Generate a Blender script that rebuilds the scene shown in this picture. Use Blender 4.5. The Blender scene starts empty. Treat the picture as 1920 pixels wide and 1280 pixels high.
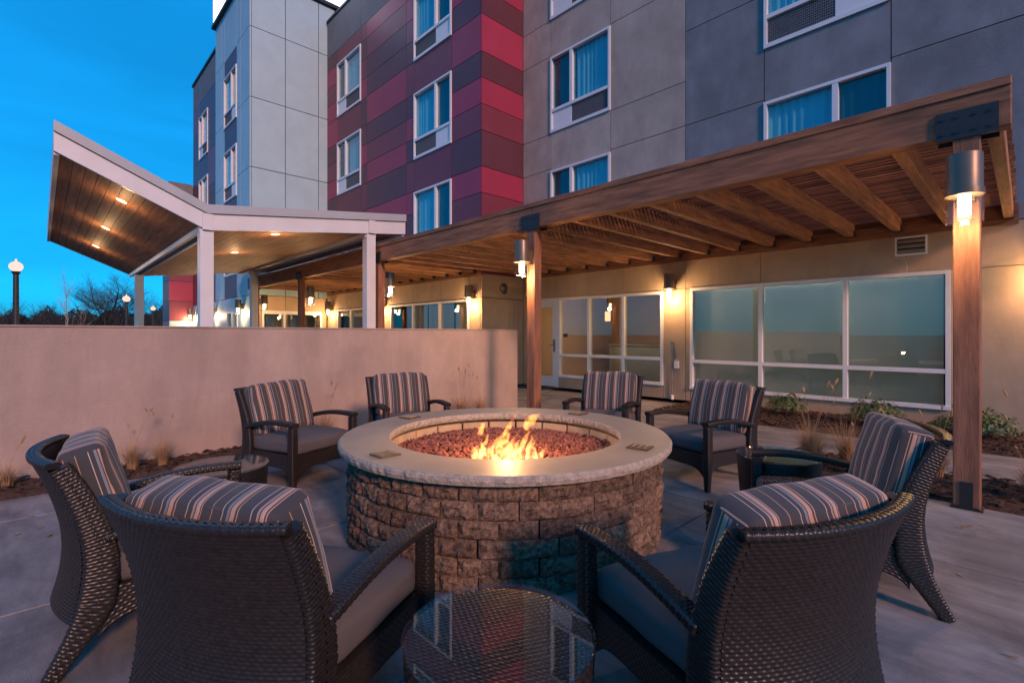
import bpy, bmesh, math, random
import numpy as np
from mathutils import Vector, Matrix, noise
random.seed(7); rng = np.random.default_rng(7)
sc = bpy.context.scene
col = sc.collection
R = math.radians

# ------------------------------------------------------------------ camera
CAM_H, YAW = 1.28, 46.24
cam = bpy.data.cameras.new('camera'); cam.lens = 17.325; cam.sensor_width = 36.0
cam.shift_y = -13 / 1920; cam.clip_start = 0.05; cam.clip_end = 3000
cam_o = bpy.data.objects.new('camera', cam); col.objects.link(cam_o)
cam_o.location = (0, 0, CAM_H); cam_o.rotation_euler = (R(90), 0, R(YAW)); sc.camera = cam_o
FW = (-math.sin(R(YAW)), math.cos(R(YAW))); RT = (math.cos(R(YAW)), math.sin(R(YAW)))
def cw(r, d): return (RT[0]*r + FW[0]*d, RT[1]*r + FW[1]*d)       # metres right/ahead of the tripod -> world

# ------------------------------------------------------------------ sky, sun, exposure
SUN_DIR = Vector((-1.35, 0.40, -0.62)).normalized()               # direction the light travels
w = bpy.data.worlds.new('World'); sc.world = w; w.use_nodes = True
nt = w.node_tree; nt.nodes.clear()
sky = nt.nodes.new('ShaderNodeTexSky'); sky.sky_type = 'NISHITA'; sky.sun_disc = False
sky.sun_elevation = math.asin(-SUN_DIR.z); sky.sun_rotation = math.atan2(-SUN_DIR.x, -SUN_DIR.y)
sky.ozone_density = 3.0; sky.dust_density = 0.6
tint = nt.nodes.new('ShaderNodeMix'); tint.data_type = 'RGBA'; tint.blend_type = 'MULTIPLY'
tint.inputs[0].default_value = 1.0; tint.inputs[7].default_value = (0.012, 0.44, 0.86, 1)
bg = nt.nodes.new('ShaderNodeBackground'); bg.inputs[1].default_value = 0.15
wo = nt.nodes.new('ShaderNodeOutputWorld')
gm = nt.nodes.new('ShaderNodeGamma'); gm.inputs[1].default_value = 0.5      # long exposure evens the dusk gradient
nt.links.new(sky.outputs[0], gm.inputs[0]); nt.links.new(gm.outputs[0], tint.inputs[6]); wc = nt.nodes.new('ShaderNodeTexCoord'); wm_ = nt.nodes.new('ShaderNodeMapping'); wm_.inputs['Scale'].default_value = (1.2, 1.2, 4.5)
wn_ = nt.nodes.new('ShaderNodeTexNoise'); wn_.inputs['Scale'].default_value = 1.6; wn_.inputs['Detail'].default_value = 7; wn_.inputs['Distortion'].default_value = .6
wr = nt.nodes.new('ShaderNodeMapRange'); wr.inputs[1].default_value = .3; wr.inputs[2].default_value = .7; wr.inputs[3].default_value = .82; wr.inputs[4].default_value = 1.12   # thin dusk cloud veil
wv = nt.nodes.new('ShaderNodeVectorMath'); wv.operation = 'SCALE'
nt.links.new(wc.outputs['Generated'], wm_.inputs[0]); nt.links.new(wm_.outputs[0], wn_.inputs['Vector']); nt.links.new(wn_.outputs[0], wr.inputs[0])
nt.links.new(tint.outputs[2], wv.inputs[0]); nt.links.new(wr.outputs[0], wv.inputs['Scale']); nt.links.new(wv.outputs[0], bg.inputs[0]); nt.links.new(bg.outputs[0], wo.inputs[0])
sun = bpy.data.lights.new('sun', 'SUN'); sun.energy = 0.95; sun.angle = R(8); sun.color = (1.0, 0.50, 0.33)
sun_o = bpy.data.objects.new('sun', sun); col.objects.link(sun_o); sun_o.location = (20, 8, 12)
sun_o.rotation_euler = SUN_DIR.to_track_quat('-Z', 'Y').to_euler()
sc.view_settings.view_transform = 'Standard'; sc.view_settings.look = 'None'
sc.view_settings.exposure = 1.7; sc.view_settings.gamma = 1.0; sc.view_settings.use_curve_mapping = False
sc.cycles.use_denoising = True; sc.cycles.max_bounces = 7; sc.cycles.transparent_max_bounces = 16
sc.cycles.sample_clamp_indirect = 3.0; sc.cycles.caustics_reflective = False; sc.cycles.caustics_refractive = False

# ------------------------------------------------------------------ materials
MATS = {}
def pm(name, c, rough=0.6, var=0.15, vs=4.0, bump=0.0, bs=60.0, metal=0.0, stretch=(1, 1, 1), c2=None, rnd=0.0, spec=0.5, coat=0.0, detail=6, stain=None):
    m = bpy.data.materials.new(name); m.use_nodes = True; n = m.node_tree; L = n.links
    b = n.nodes['Principled BSDF']; b.inputs['Roughness'].default_value = rough; b.inputs['Metallic'].default_value = metal
    b.inputs['Specular IOR Level'].default_value = spec; b.inputs['Coat Weight'].default_value = coat
    tc = n.nodes.new('ShaderNodeTexCoord'); mp = n.nodes.new('ShaderNodeMapping'); mp.inputs['Scale'].default_value = stretch
    L.new(tc.outputs['Object'], mp.inputs[0])
    if rnd:
        oi = n.nodes.new('ShaderNodeObjectInfo'); va = n.nodes.new('ShaderNodeVectorMath'); va.operation = 'MULTIPLY_ADD'
        va.inputs[1].default_value = (37, 23, 51); L.new(oi.outputs['Random'], va.inputs[0]); L.new(mp.outputs[0], va.inputs[2]); vec = va.outputs[0]
    else: vec = mp.outputs[0]
    nz = n.nodes.new('ShaderNodeTexNoise'); nz.inputs['Scale'].default_value = vs; nz.inputs['Detail'].default_value = detail; nz.inputs['Roughness'].default_value = 0.62
    L.new(vec, nz.inputs['Vector'])
    rp = n.nodes.new('ShaderNodeValToRGB'); e = rp.color_ramp.elements
    lo = [x * (1 - var) for x in c]; hi = [min(1, x * (1 + var)) for x in c] if c2 is None else c2
    e[0].position = 0.32; e[1].position = 0.68; e[0].color = (*lo, 1); e[1].color = (*hi, 1)
    L.new(nz.outputs[0], rp.inputs[0]); out = rp.outputs[0]
    if rnd:
        hs = n.nodes.new('ShaderNodeHueSaturation'); mr = n.nodes.new('ShaderNodeMapRange')
        mr.inputs[3].default_value = 1 - rnd; mr.inputs[4].default_value = 1 + rnd
        L.new(oi.outputs['Random'], mr.inputs[0]); L.new(mr.outputs[0], hs.inputs['Value']); L.new(out, hs.inputs['Color']); out = hs.outputs[0]
    if stain:      # (amount, scale, stretch) broad weathering marks
        sm_ = n.nodes.new('ShaderNodeMapping'); sm_.inputs['Scale'].default_value = stain[2]; L.new(tc.outputs['Object'], sm_.inputs[0])
        sn = n.nodes.new('ShaderNodeTexNoise'); sn.inputs['Scale'].default_value = stain[1]; sn.inputs['Detail'].default_value = 8; sn.inputs['Roughness'].default_value = .7; sn.inputs['Distortion'].default_value = .4
        L.new(sm_.outputs[0], sn.inputs['Vector']); sr = n.nodes.new('ShaderNodeMapRange'); sr.inputs[1].default_value = .40; sr.inputs[2].default_value = .62; sr.inputs[3].default_value = 1 - stain[0]; sr.inputs[4].default_value = 1.0
        L.new(sn.outputs[0], sr.inputs[0]); sv_ = n.nodes.new('ShaderNodeVectorMath'); sv_.operation = 'SCALE'; L.new(out, sv_.inputs[0]); L.new(sr.outputs[0], sv_.inputs['Scale']); out = sv_.outputs[0]
    L.new(out, b.inputs['Base Color'])
    if bump:
        n2 = n.nodes.new('ShaderNodeTexNoise'); n2.inputs['Scale'].default_value = bs; n2.inputs['Detail'].default_value = 5
        L.new(vec, n2.inputs['Vector']); bp = n.nodes.new('ShaderNodeBump'); bp.inputs['Strength'].default_value = bump; bp.inputs['Distance'].default_value = 0.01
        L.new(n2.outputs[0], bp.inputs['Height']); L.new(bp.outputs[0], b.inputs['Normal'])
    MATS[name] = m; return m
def em(name, c, s):
    m = bpy.data.materials.new(name); m.use_nodes = True; n = m.node_tree; n.nodes.clear()
    e = n.nodes.new('ShaderNodeEmission'); e.inputs[0].default_value = (*c, 1); e.inputs[1].default_value = s
    o = n.nodes.new('ShaderNodeOutputMaterial'); n.links.new(e.outputs[0], o.inputs[0]); MATS[name] = m; return m
def glassy(name, tintc, ior=1.5, rough=0.0):
    m = bpy.data.materials.new(name); m.use_nodes = True; n = m.node_tree; n.nodes.clear(); L = n.links
    t = n.nodes.new('ShaderNodeBsdfTransparent'); t.inputs[0].default_value = (*tintc, 1)
    g = n.nodes.new('ShaderNodeBsdfGlossy'); g.inputs['Roughness'].default_value = rough
    lw = n.nodes.new('ShaderNodeLayerWeight'); lw.inputs[0].default_value = .5; pw = n.nodes.new('ShaderNodeMath'); pw.operation = 'POWER'; pw.inputs[1].default_value = 5.0
    f = n.nodes.new('ShaderNodeMapRange'); f.inputs[3].default_value = ((ior - 1) / (ior + 1)) ** 2; f.inputs[4].default_value = 1.0      # Schlick reflectance of glass
    L.new(lw.outputs['Facing'], pw.inputs[0]); L.new(pw.outputs[0], f.inputs[0])
    x = n.nodes.new('ShaderNodeMixShader'); o = n.nodes.new('ShaderNodeOutputMaterial')
    L.new(f.outputs[0], x.inputs[0]); L.new(t.outputs[0], x.inputs[1]); L.new(g.outputs[0], x.inputs[2]); L.new(x.outputs[0], o.inputs[0])
    MATS[name] = m; return m

pm('concrete', (.27, .255, .25), .7, .30, 1.3, .30, 60, rnd=.10, stretch=(1, 5, 1), stain=(.45, 1.4, (1, 1, 1)))
pm('concrete_joint', (.06, .058, .055), .9, .2, 8)
pm('asphalt', (.05, .05, .052), .9, .25, 6, .3, 40)
pm('stucco', (.385, .295, .255), .9, .10, 2.2, .7, 70, stain=(.16, 1.1, (2.2, 2.2, .55)))
pm('tan_panel', (.47, .345, .235), .75, .10, 2.0, .2, 70, rnd=.04, stain=(.12, .9, (2, 2, .6)))
pm('taupe_panel', (.43, .355, .305), .8, .14, 1.6, .25, 60, rnd=.05, stain=(.16, .9, (2, 2, .7)))
pm('dark_panel', (.205, .215, .235), .8, .16, 1.6, .25, 60, rnd=.05, stain=(.18, .9, (2, 2, .7)))
pm('grey_parapet', (.15, .155, .165), .7, .1, 2)
pm('crimson_panel', (.30, .028, .070), .45, .08, 2, rnd=.06)
pm('maroon_panel', (.17, .030, .052), .45, .08, 2, rnd=.06)
pm('plum_panel', (.10, .028, .045), .45, .08, 2, rnd=.06)
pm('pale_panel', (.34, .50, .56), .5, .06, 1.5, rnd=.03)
pm('core_dark', (.03, .03, .032), .9, .1, 3)
pm('white_frame', (.78, .78, .78), .45, .03, 6)
pm('guest_frame', (.70, .72, .74), .45, .03, 6)
pm('white_steel', (.60, .61, .63), .4, .05, 3)
pm('drip_edge', (.36, .39, .42), .4, .05, 3)
pm('grille', (.16, .16, .17), .6, .1, 8)
pm('curtain', (.72, .72, .72), .85, .06, 3)
pm('dark_curtain', (.10, .11, .12), .85, .1, 3)
pm('shade', (.60, .59, .52), .9, .05, 1.0)
pm('counter_teal', (.16, .20, .22), .6, .1, 3)
pm('room_wall', (.50, .37, .28), .9, .06, 1.5)
pm('room_dark', (.16, .15, .14), .9, .2, 2)
pm('cedar_x', (.235, .102, .052), .72, .45, 2.2, .35, 14, stretch=(1, 9, 9), rnd=.10)
pm('cedar_y', (.27, .130, .066), .72, .45, 2.2, .35, 14, stretch=(9, 1, 9), rnd=.12)
pm('cedar_z', (.235, .100, .056), .72, .38, 2.2, .35, 14, stretch=(9, 9, 1), rnd=.06)
pm('slat_wood', (.22, .10, .07), .8, .45, 2.0, .3, 14, stretch=(.8, 9, 9), rnd=.40)
pm('soffit_wood', (.30, .145, .080), .6, .40, 2.0, .2, 14, stretch=(.7, 9, 9), rnd=.12)
pm('black_steel', (.018, .018, .02), .5, .2, 12)
pm('bronze_metal', (.17, .13, .10), .40, .12, 8, metal=.5)
pm('wicker', (.020, .0155, .0135), .36, .35, 55, 0, 60, spec=.45, rnd=.06)
pm('grey_cushion', (.095, .086, .086), .9, .07, 5, .25, 700)
pm('block', (.085, .050, .033), .92, .50, 38, 1.0, 120, c2=(.27, .18, .125), rnd=.34, detail=12)
pm('block_core', (.07, .055, .045), .95, .3, 10)
pm('cap_stone', (.355, .285, .20), .5, .08, 3.0, .06, 140)
pm('cap_edge', (.40, .34, .27), .9, .3, 30, .8, 90)
pm('fire_brick', (.50, .36, .22), .9, .15, 9, .3, 60)
pm('lava', (.20, .058, .036), .9, .6, 18, .6, 150, c2=(.42, .16, .11))
pm('brass', (.22, .14, .06), .4, .3, 20, .3, 90, metal=.7)
pm('mulch', (.055, .028, .018), .95, .6, 30, .8, 60)
pm('dry_grass', (.36, .22, .11), .8, .3, 9)
pm('shrub_leaf', (.075, .12, .04), .5, .45, 9)
pm('bark', (.07, .055, .048), .9, .3, 9)
pm('pale_bark', (.28, .24, .20), .9, .2, 9)
pm('far_twig', (.035, .032, .035), .9, .3, 1)
pm('far_leaf', (.022, .035, .026), .9, .5, .7)
pm('pipe_steel', (.32, .31, .30), .4, .3, 20, metal=.8)
pm('far_wall', (.19, .20, .215), .8, .1, 1)
pm('rubber_mat', (.03, .026, .025), .95, .3, 30, .4, 200)
em('bulb', (1.0, .62, .28), 9.0)
em('globe', (1.0, .60, .50), .42)
em('downlight', (1.0, .60, .28), 5.0)
em('pendant', (1.0, .45, .18), .8)
em('crown_light', (.86, .84, 1.0), 1.05)
glassy('clear_glass', (.93, .95, .96), 1.35)
glassy('pane_glass', (.86, .90, .90), 1.85)
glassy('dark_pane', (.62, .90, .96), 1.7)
glassy('table_glass', (.88, .94, .96), 1.75)

def stripe_mat():
    m = bpy.data.materials.new('stripe_fabric'); m.use_nodes = True; n = m.node_tree; L = n.links; b = n.nodes['Principled BSDF']
    b.inputs['Roughness'].default_value = .9; b.inputs['Sheen Weight'].default_value = .15
    ch, sa, bl, of, ta, ma = (.050, .047, .050), (.50, .29, .20), (.19, .215, .24), (.52, .44, .38), (.44, .25, .12), (.13, .05, .045)
    pat = [(36, ch), (3, of), (15, ch), (9, bl), (3, ch), (13, sa), (3, ta), (7, ch), (3, sa), (44, ch), (3, of), (17, ch), (4, sa), (4, bl), (4, ch), (9, sa), (3, of), (4, ma), (3, sa), (34, ch), (3, ta)]
    tot = sum(p[0] for p in pat)
    uv = n.nodes.new('ShaderNodeUVMap'); sp = n.nodes.new('ShaderNodeSeparateXYZ'); L.new(uv.outputs[0], sp.inputs[0])
    a = n.nodes.new('ShaderNodeMath'); a.operation = 'MULTIPLY'; a.inputs[1].default_value = 1000.0 / tot
    f = n.nodes.new('ShaderNodeMath'); f.operation = 'FRACT'; L.new(sp.outputs[0], a.inputs[0]); L.new(a.outputs[0], f.inputs[0])
    rp = n.nodes.new('ShaderNodeValToRGB'); rp.color_ramp.interpolation = 'CONSTANT'; e = rp.color_ramp.elements
    x = 0; first = True
    for wd, c in pat:
        if first: e[0].position = 0; e[0].color = (*c, 1); first = False
        else:
            q = e.new(x / tot) if len(e) > 2 or x == 0 else e.new(x / tot)
            q.color = (*c, 1)
        x += wd
    e.remove(e[len(e) - 1])
    L.new(f.outputs[0], rp.inputs[0]); L.new(rp.outputs[0], b.inputs['Base Color'])
    tc = n.nodes.new('ShaderNodeTexCoord'); nz = n.nodes.new('ShaderNodeTexNoise'); nz.inputs['Scale'].default_value = 600
    bp = n.nodes.new('ShaderNodeBump'); bp.inputs['Strength'].default_value = .25; bp.inputs['Distance'].default_value = .004
    L.new(tc.outputs['Object'], nz.inputs['Vector']); L.new(nz.outputs[0], bp.inputs['Height']); L.new(bp.outputs[0], b.inputs['Normal'])
    MATS['stripe'] = m
stripe_mat()
def shade_mat():
    m = MATS['shade']; n = m.node_tree; L = n.links; b = n.nodes['Principled BSDF']; o = n.nodes['Material Output']
    t = n.nodes.new('ShaderNodeBsdfTranslucent'); t.inputs[0].default_value = (.66, .66, .58, 1); x = n.nodes.new('ShaderNodeMixShader'); x.inputs[0].default_value = .45
    L.new(b.outputs[0], x.inputs[1]); L.new(t.outputs[0], x.inputs[2]); L.new(x.outputs[0], o.inputs[0])
shade_mat()

def flame_mat():
    m = bpy.data.materials.new('flame'); m.use_nodes = True; n = m.node_tree; n.nodes.clear(); L = n.links
    o = n.nodes.new('ShaderNodeOutputMaterial'); e = n.nodes.new('ShaderNodeEmission'); tc = n.nodes.new('ShaderNodeTexCoord')
    sp = n.nodes.new('ShaderNodeSeparateXYZ'); L.new(tc.outputs['Object'], sp.inputs[0])
    mr = n.nodes.new('ShaderNodeMapRange'); mr.inputs[1].default_value = 0.0; mr.inputs[2].default_value = 0.28; L.new(sp.outputs[2], mr.inputs[0])
    rp = n.nodes.new('ShaderNodeValToRGB'); el = rp.color_ramp.elements
    el[0].position = 0; el[0].color = (1, .50, .16, 1); el[1].position = 1; el[1].color = (1, .20, .02, 1)
    q = el.new(.45); q.color = (1, .36, .08, 1)
    L.new(mr.outputs[0], rp.inputs[0]); L.new(rp.outputs[0], e.inputs[0])
    nz = n.nodes.new('ShaderNodeTexNoise'); nz.inputs['Scale'].default_value = 26; nz.inputs['Detail'].default_value = 2; L.new(tc.outputs['Object'], nz.inputs['Vector'])
    mm = n.nodes.new('ShaderNodeMapRange'); mm.inputs[1].default_value = .38; mm.inputs[2].default_value = .66; mm.inputs[3].default_value = 0; mm.inputs[4].default_value = 28
    L.new(nz.outputs[0], mm.inputs[0]); L.new(mm.outputs[0], e.inputs[1]); L.new(e.outputs[0], o.inputs['Volume']); MATS['flame'] = m
flame_mat()

# ------------------------------------------------------------------ mesh helpers
WLOC = {}
def wloc(p): return WLOC.get(p.name, Vector((0, 0, 0))) if p else Vector((0, 0, 0))
def tag(o, label, cat, group=None):
    o['label'] = label; o['category'] = cat
    if group: o['group'] = group
    return o
def empty(name, loc=(0, 0, 0), label=None, cat=None, group=None, rz=0):
    o = bpy.data.objects.new(name, None); col.objects.link(o); o.location = loc; o.rotation_euler = (0, 0, rz); o.empty_display_size = .1
    WLOC[o.name] = Vector(loc)
    if label: tag(o, label, cat, group)
    return o
def link_mesh(name, me, parent=None, loc=None, rot=None):
    o = bpy.data.objects.new(name, me); col.objects.link(o)
    if parent: o.parent = parent
    if loc is not None: o.location = Vector(loc)
    if rot is not None: o.rotation_euler = rot
    WLOC[o.name] = wloc(parent)
    return o
def make_mesh(name, v, f, mat, smooth=False, uv=None):
    me = bpy.data.meshes.new(name); me.from_pydata([tuple(p) for p in v], [], [tuple(q) for q in f]); me.materials.append(MATS[mat] if isinstance(mat, str) else mat)
    if smooth: me.polygons.foreach_set('use_smooth', [True] * len(me.polygons))
    if uv is not None:
        ul = me.uv_layers.new(name='UVMap'); idx = np.empty(len(me.loops), dtype=np.int32); me.loops.foreach_get('vertex_index', idx)
        ul.data.foreach_set('uv', np.asarray(uv, dtype=np.float32)[idx].ravel())
    me.update(); return me
class MB:
    def __init__(s): s.v = []; s.f = []
    def add(s, v, f):
        k = len(s.v); s.v += [tuple(p) for p in v]; s.f += [tuple(i + k for i in q) for q in f]; return s
    def box(s, x0, x1, y0, y1, z0, z1):
        return s.add([(x0, y0, z0), (x1, y0, z0), (x1, y1, z0), (x0, y1, z0), (x0, y0, z1), (x1, y0, z1), (x1, y1, z1), (x0, y1, z1)],
                     [(0, 3, 2, 1), (4, 5, 6, 7), (0, 1, 5, 4), (1, 2, 6, 5), (2, 3, 7, 6), (3, 0, 4, 7)])
    def tube(s, pts, rad, n=8, cap=True):
        pts = [Vector(p) for p in pts]; k = len(pts)
        rad = [rad] * k if not hasattr(rad, '__len__') else rad
        vs = []; up = None
        for i, p in enumerate(pts):
            t = (pts[min(i + 1, k - 1)] - pts[max(i - 1, 0)]).normalized()
            a = t.orthogonal().normalized() if up is None else (up - t * up.dot(t)).normalized()
            up = a; b = t.cross(a)
            for j in range(n):
                th = 2 * math.pi * j / n; vs.append(p + (a * math.cos(th) + b * math.sin(th)) * rad[i])
        fs = [(i * n + j, i * n + (j + 1) % n, (i + 1) * n + (j + 1) % n, (i + 1) * n + j) for i in range(k - 1) for j in range(n)]
        if cap: fs += [tuple(range(n - 1, -1, -1)), tuple((k - 1) * n + j for j in range(n))]
        return s.add(vs, fs)
    def cyl(s, x, y, z0, z1, r, n=24, r1=None): return s.tube([(x, y, z0), (x, y, z1)], [r, r if r1 is None else r1], n)
    def lathe(s, x, y, prof, n=32):
        vs = []; k = len(prof)
        for r, z in prof:
            for j in range(n):
                th = 2 * math.pi * j / n; vs.append((x + r * math.cos(th), y + r * math.sin(th), z))
        fs = [(i * n + j, i * n + (j + 1) % n, (i + 1) * n + (j + 1) % n, (i + 1) * n + j) for i in range(k - 1) for j in range(n)]
        return s.add(vs, fs)
    def prism(s, poly, axis, a, b):
        def P(u, v, c): return {'x': (c, u, v), 'y': (u, c, v), 'z': (u, v, c)}[axis]
        n = len(poly); vs = [P(u, v, a) for u, v in poly] + [P(u, v, b) for u, v in poly]
        fs = [(i, (i + 1) % n, n + (i + 1) % n, n + i) for i in range(n)] + [tuple(range(n - 1, -1, -1)), tuple(range(n, 2 * n))]
        return s.add(vs, fs)
    def build(s, name, mat, parent=None, smooth=False, bevel=0):
        o0 = wloc(parent); me = make_mesh(name, [(p[0] - o0.x, p[1] - o0.y, p[2] - o0.z) for p in s.v], s.f, mat, False)
        bm = bmesh.new(); bm.from_mesh(me); bmesh.ops.recalc_face_normals(bm, faces=bm.faces)
        if bevel: bmesh.ops.bevel(bm, geom=bm.edges[:], offset=bevel, segments=1, affect='EDGES')
        bm.to_mesh(me); bm.free()
        if smooth:
            me.polygons.foreach_set('use_smooth', [True] * len(me.polygons)); me.set_sharp_from_angle(angle=R(38))
        return link_mesh(name, me, parent)
def box(name, mat, parent, x0, x1, y0, y1, z0, z1, bevel=0): return MB().box(x0, x1, y0, y1, z0, z1).build(name, mat, parent, bevel=bevel)
def copy_tree(o, parent=None):
    c = o.copy(); col.objects.link(c); c.parent = parent
    for ch in list(o.children): copy_tree(ch, c)
    return c
def point_light(name, loc, energy, parent, color=(1, .56, .25), rad=.035):
    l = bpy.data.lights.new(name, 'POINT'); l.energy = energy; l.color = color; l.shadow_soft_size = rad
    o = bpy.data.objects.new(name, l); col.objects.link(o); o0 = wloc(parent); o.parent = parent; o.location = Vector(loc) - o0; return o

# ------------------------------------------------------------------ ground
g = MB().add([(-900, -900, -.12), (900, -900, -.12), (900, 900, -.12), (-900, 900, -.12)], [(0, 1, 2, 3)]).build('ground', 'asphalt'); g['kind'] = 'structure'
pt = MB().box(-14.5, 7.5, -5.0, 9.04, -.11, -.058).build('patio', 'concrete_joint'); pt['kind'] = 'structure'
XJ = [-3.22 + 1.62 * k for k in range(-7, 7)]; YJ = [3.67 + 1.62 * k for k in range(-5, 4)]
BEDS = [(-6.1, -5.47, -5.0, 5.4), (-1.75, 7.4, 5.02, 6.02), (-4.35, 7.4, 7.35, 9.04)]
def minus(rects, bed):
    out = []; bx0, bx1, by0, by1 = bed
    for x0, x1, y0, y1 in rects:
        if bx0 >= x1 or bx1 <= x0 or by0 >= y1 or by1 <= y0: out.append((x0, x1, y0, y1)); continue
        if by0 > y0: out.append((x0, x1, y0, by0))
        if by1 < y1: out.append((x0, x1, by1, y1))
        a, b = max(y0, by0), min(y1, by1)
        if bx0 > x0: out.append((x0, bx0, a, b))
        if bx1 < x1: out.append((bx1, x1, a, b))
    return out
for i in range(len(XJ) - 1):
    for j in range(len(YJ) - 1):
        rs = [(max(XJ[i], -14.4), min(XJ[i + 1], 7.4), max(YJ[j], -4.9), min(YJ[j + 1], 9.03))]
        for bd in BEDS: rs = minus(rs, bd)
        for x0, x1, y0, y1 in rs:
            if x1 - x0 > .08 and y1 - y0 > .08:
                box('slab', 'concrete', pt, x0 + .005, x1 - .005, y0 + .005, y1 - .005, -.055, 0, bevel=.003)
def bed(x0, x1, y0, y1, nm='planting_bed'):
    nx, ny = max(3, int((x1 - x0) / .07)), max(3, int((y1 - y0) / .07)); v = []; f = []
    for i in range(nx + 1):
        for j in range(ny + 1):
            e = min(i, nx - i, j, ny - j); v.append((x0 + (x1 - x0) * i / nx, y0 + (y1 - y0) * j / ny, -.015 + (.03 + .03 * random.random() if e > 0 else 0)))
    for i in range(nx):
        for j in range(ny): a = i * (ny + 1) + j; f.append((a, a + ny + 1, a + ny + 2, a + 1))
    o = MB().add(v, f).build(nm, 'mulch'); o['kind'] = 'structure'
    # loose bark chips
    m = MB()
    for _ in range(int((x1 - x0) * (y1 - y0) * 260)):
        c = Vector((random.uniform(x0 + .03, x1 - .03), random.uniform(y0 + .03, y1 - .03), .04)); a = random.random() * 6.3; l = random.uniform(.02, .05); wd = l * .4
        d = Vector((math.cos(a), math.sin(a), random.uniform(-.3, .5))) * l; e = Vector((-math.sin(a), math.cos(a), random.uniform(-.4, .4))) * wd
        m.add([c - d - e, c + d - e, c + d + e, c - d + e, c + Vector((0, 0, .012))], [(0, 1, 4), (1, 2, 4), (2, 3, 4), (3, 0, 4), (3, 2, 1, 0)])
    ch = m.build('bark_chips', 'mulch', o); ch['kind'] = 'stuff'
for b_ in ((-6.1, -5.47, -5, 5.4), (-1.75, 7.4, 5.02, 6.02), (-4.35, 7.4, 7.35, 9.04)): bed(*b_)

# ------------------------------------------------------------------ hotel
hotel = empty('hotel_building', (-9.0, 9.05, 0), 'four storey hotel with taupe, crimson and pale panel cladding behind the pergola', 'building')
def panel_y(x0, x1, Y, z0, z1, mat, g_=.007): return box('panel', mat, hotel, x0 + g_, x1 - g_, Y, Y + .05, z0 + g_, z1 - g_)
def panel_x(X, y0, y1, z0, z1, mat, g_=.007): return box('panel', mat, hotel, X - .05, X, y0 + g_, y1 - g_, z0 + g_, z1 - g_)
def curtain(x0, x1, Y, z0, z1, mat, par):
    n = max(8, int((x1 - x0) / .018)); v = []; ph = random.random() * 6
    for i in range(n + 1):
        x = x0 + (x1 - x0) * i / n; y = Y + .022 * math.sin(x * 46 + ph + 1.3 * math.sin(x * 9)) + .008 * math.sin(x * 17)
        v += [(x, y, z0), (x, y, z1)]
    o = MB().add(v, [(2 * i, 2 * i + 2, 2 * i + 3, 2 * i + 1) for i in range(n)]).build('curtain', mat, par); o.data.polygons.foreach_set('use_smooth', [True] * n); return o
def guest_window(x0, x1, Y, z0, z1, wide_left=True, dark_wide=False):
    f = .05; sill = z0 + .53; w_ = x1 - x0; xm = x0 + w_ * (.60 if wide_left else .37)
    m = MB().box(x0, x1, Y - .035, Y + .09, z1 - f, z1).box(x0, x1, Y - .035, Y + .09, z0, z0 + f + .02).box(x0, x0 + f, Y - .034, Y + .09, z0 + f + .02, z1 - f).box(x1 - f, x1, Y - .034, Y + .09, z0 + f + .02, z1 - f)
    m.box(x0 + f, x1 - f, Y - .03, Y + .088, sill - .03, sill + .04).box(xm - .04, xm + .04, Y - .03, Y + .088, sill + .04, z1 - f)
    wn = m.build('window', 'guest_frame', hotel)
    gx = (x0 + f, xm) if wide_left else (xm, x1 - f); bx = (xm, x1 - f) if wide_left else (x0 + f, xm)
    box('infill_panel', 'guest_frame', wn, bx[0], bx[1], Y + .0, Y + .03, z0 + f + .02, sill - .03)
    gr = MB().box(gx[0], gx[1], Y + .03, Y + .05, z0 + f + .02, sill - .03)
    nb = int((gx[1] - gx[0]) / .03)
    for i in range(nb): xx = gx[0] + (gx[1] - gx[0]) * (i + .5) / nb; gr.box(xx - .007, xx + .007, Y + .01, Y + .03, z0 + f + .03, sill - .04)
    for k in range(10): zz = z0 + f + .05 + (sill - z0 - f - .1) * k / 9; gr.box(gx[0] + .01, gx[1] - .01, Y + .004, Y + .012, zz - .005, zz + .005)
    gr.build('vent_grille', 'grille', wn)
    for (a, b, dk) in ((x0 + f, xm - .04, not wide_left), (xm + .04, x1 - f, wide_left)):
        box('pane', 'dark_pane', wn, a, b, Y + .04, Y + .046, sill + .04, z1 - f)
        curtain(a, b, Y + .12, sill + .02, z1 - .02, 'dark_curtain' if dk else 'curtain', wn)
ZW = [(3.43, 5.28), (6.20, 8.05), (8.97, 10.85)]
def core(x0, x1, y0, y1, z0, z1): return box('wall_core', 'core_dark', hotel, x0, x1, y0, y1, z0, z1)
YF = 9.05
core(-9.0, 3.55, YF + .2, 20, 2.9, 15.1)  # unseen top raised to shade the tower; unseen end cut short for sun
PLAIN = [2.75, 5.33, 6.19, 8.09, 8.97, 10.87, 13.0, 15.2]
def column(x0, x1, Y, mat, rows=PLAIN):
    for a, b in zip(rows, rows[1:]): panel_y(x0, x1, Y, a, b, mat)
def win_column(x0, x1, Y, mat, wl, top=15.2, base=2.75, cap=None):
    for z0, z1 in ZW: guest_window(x0, x1, Y, z0, z1, wl)
    panel_y(x0, x1, Y, base, 3.43, mat); panel_y(x0, x1, Y, 5.28, 6.20, mat); panel_y(x0, x1, Y, 8.05, 8.97, mat); panel_y(x0, x1, Y, 10.85, cap or top, mat)
column(-9.03, -8.07, YF, 'taupe_panel'); win_column(-8.07, -6.32, YF, 'taupe_panel', False); column(-6.32, -4.58, YF, 'taupe_panel')
DK = [2.75, 5.33, 7.15, 8.09, 8.97, 10.87, 15.2]
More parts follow.
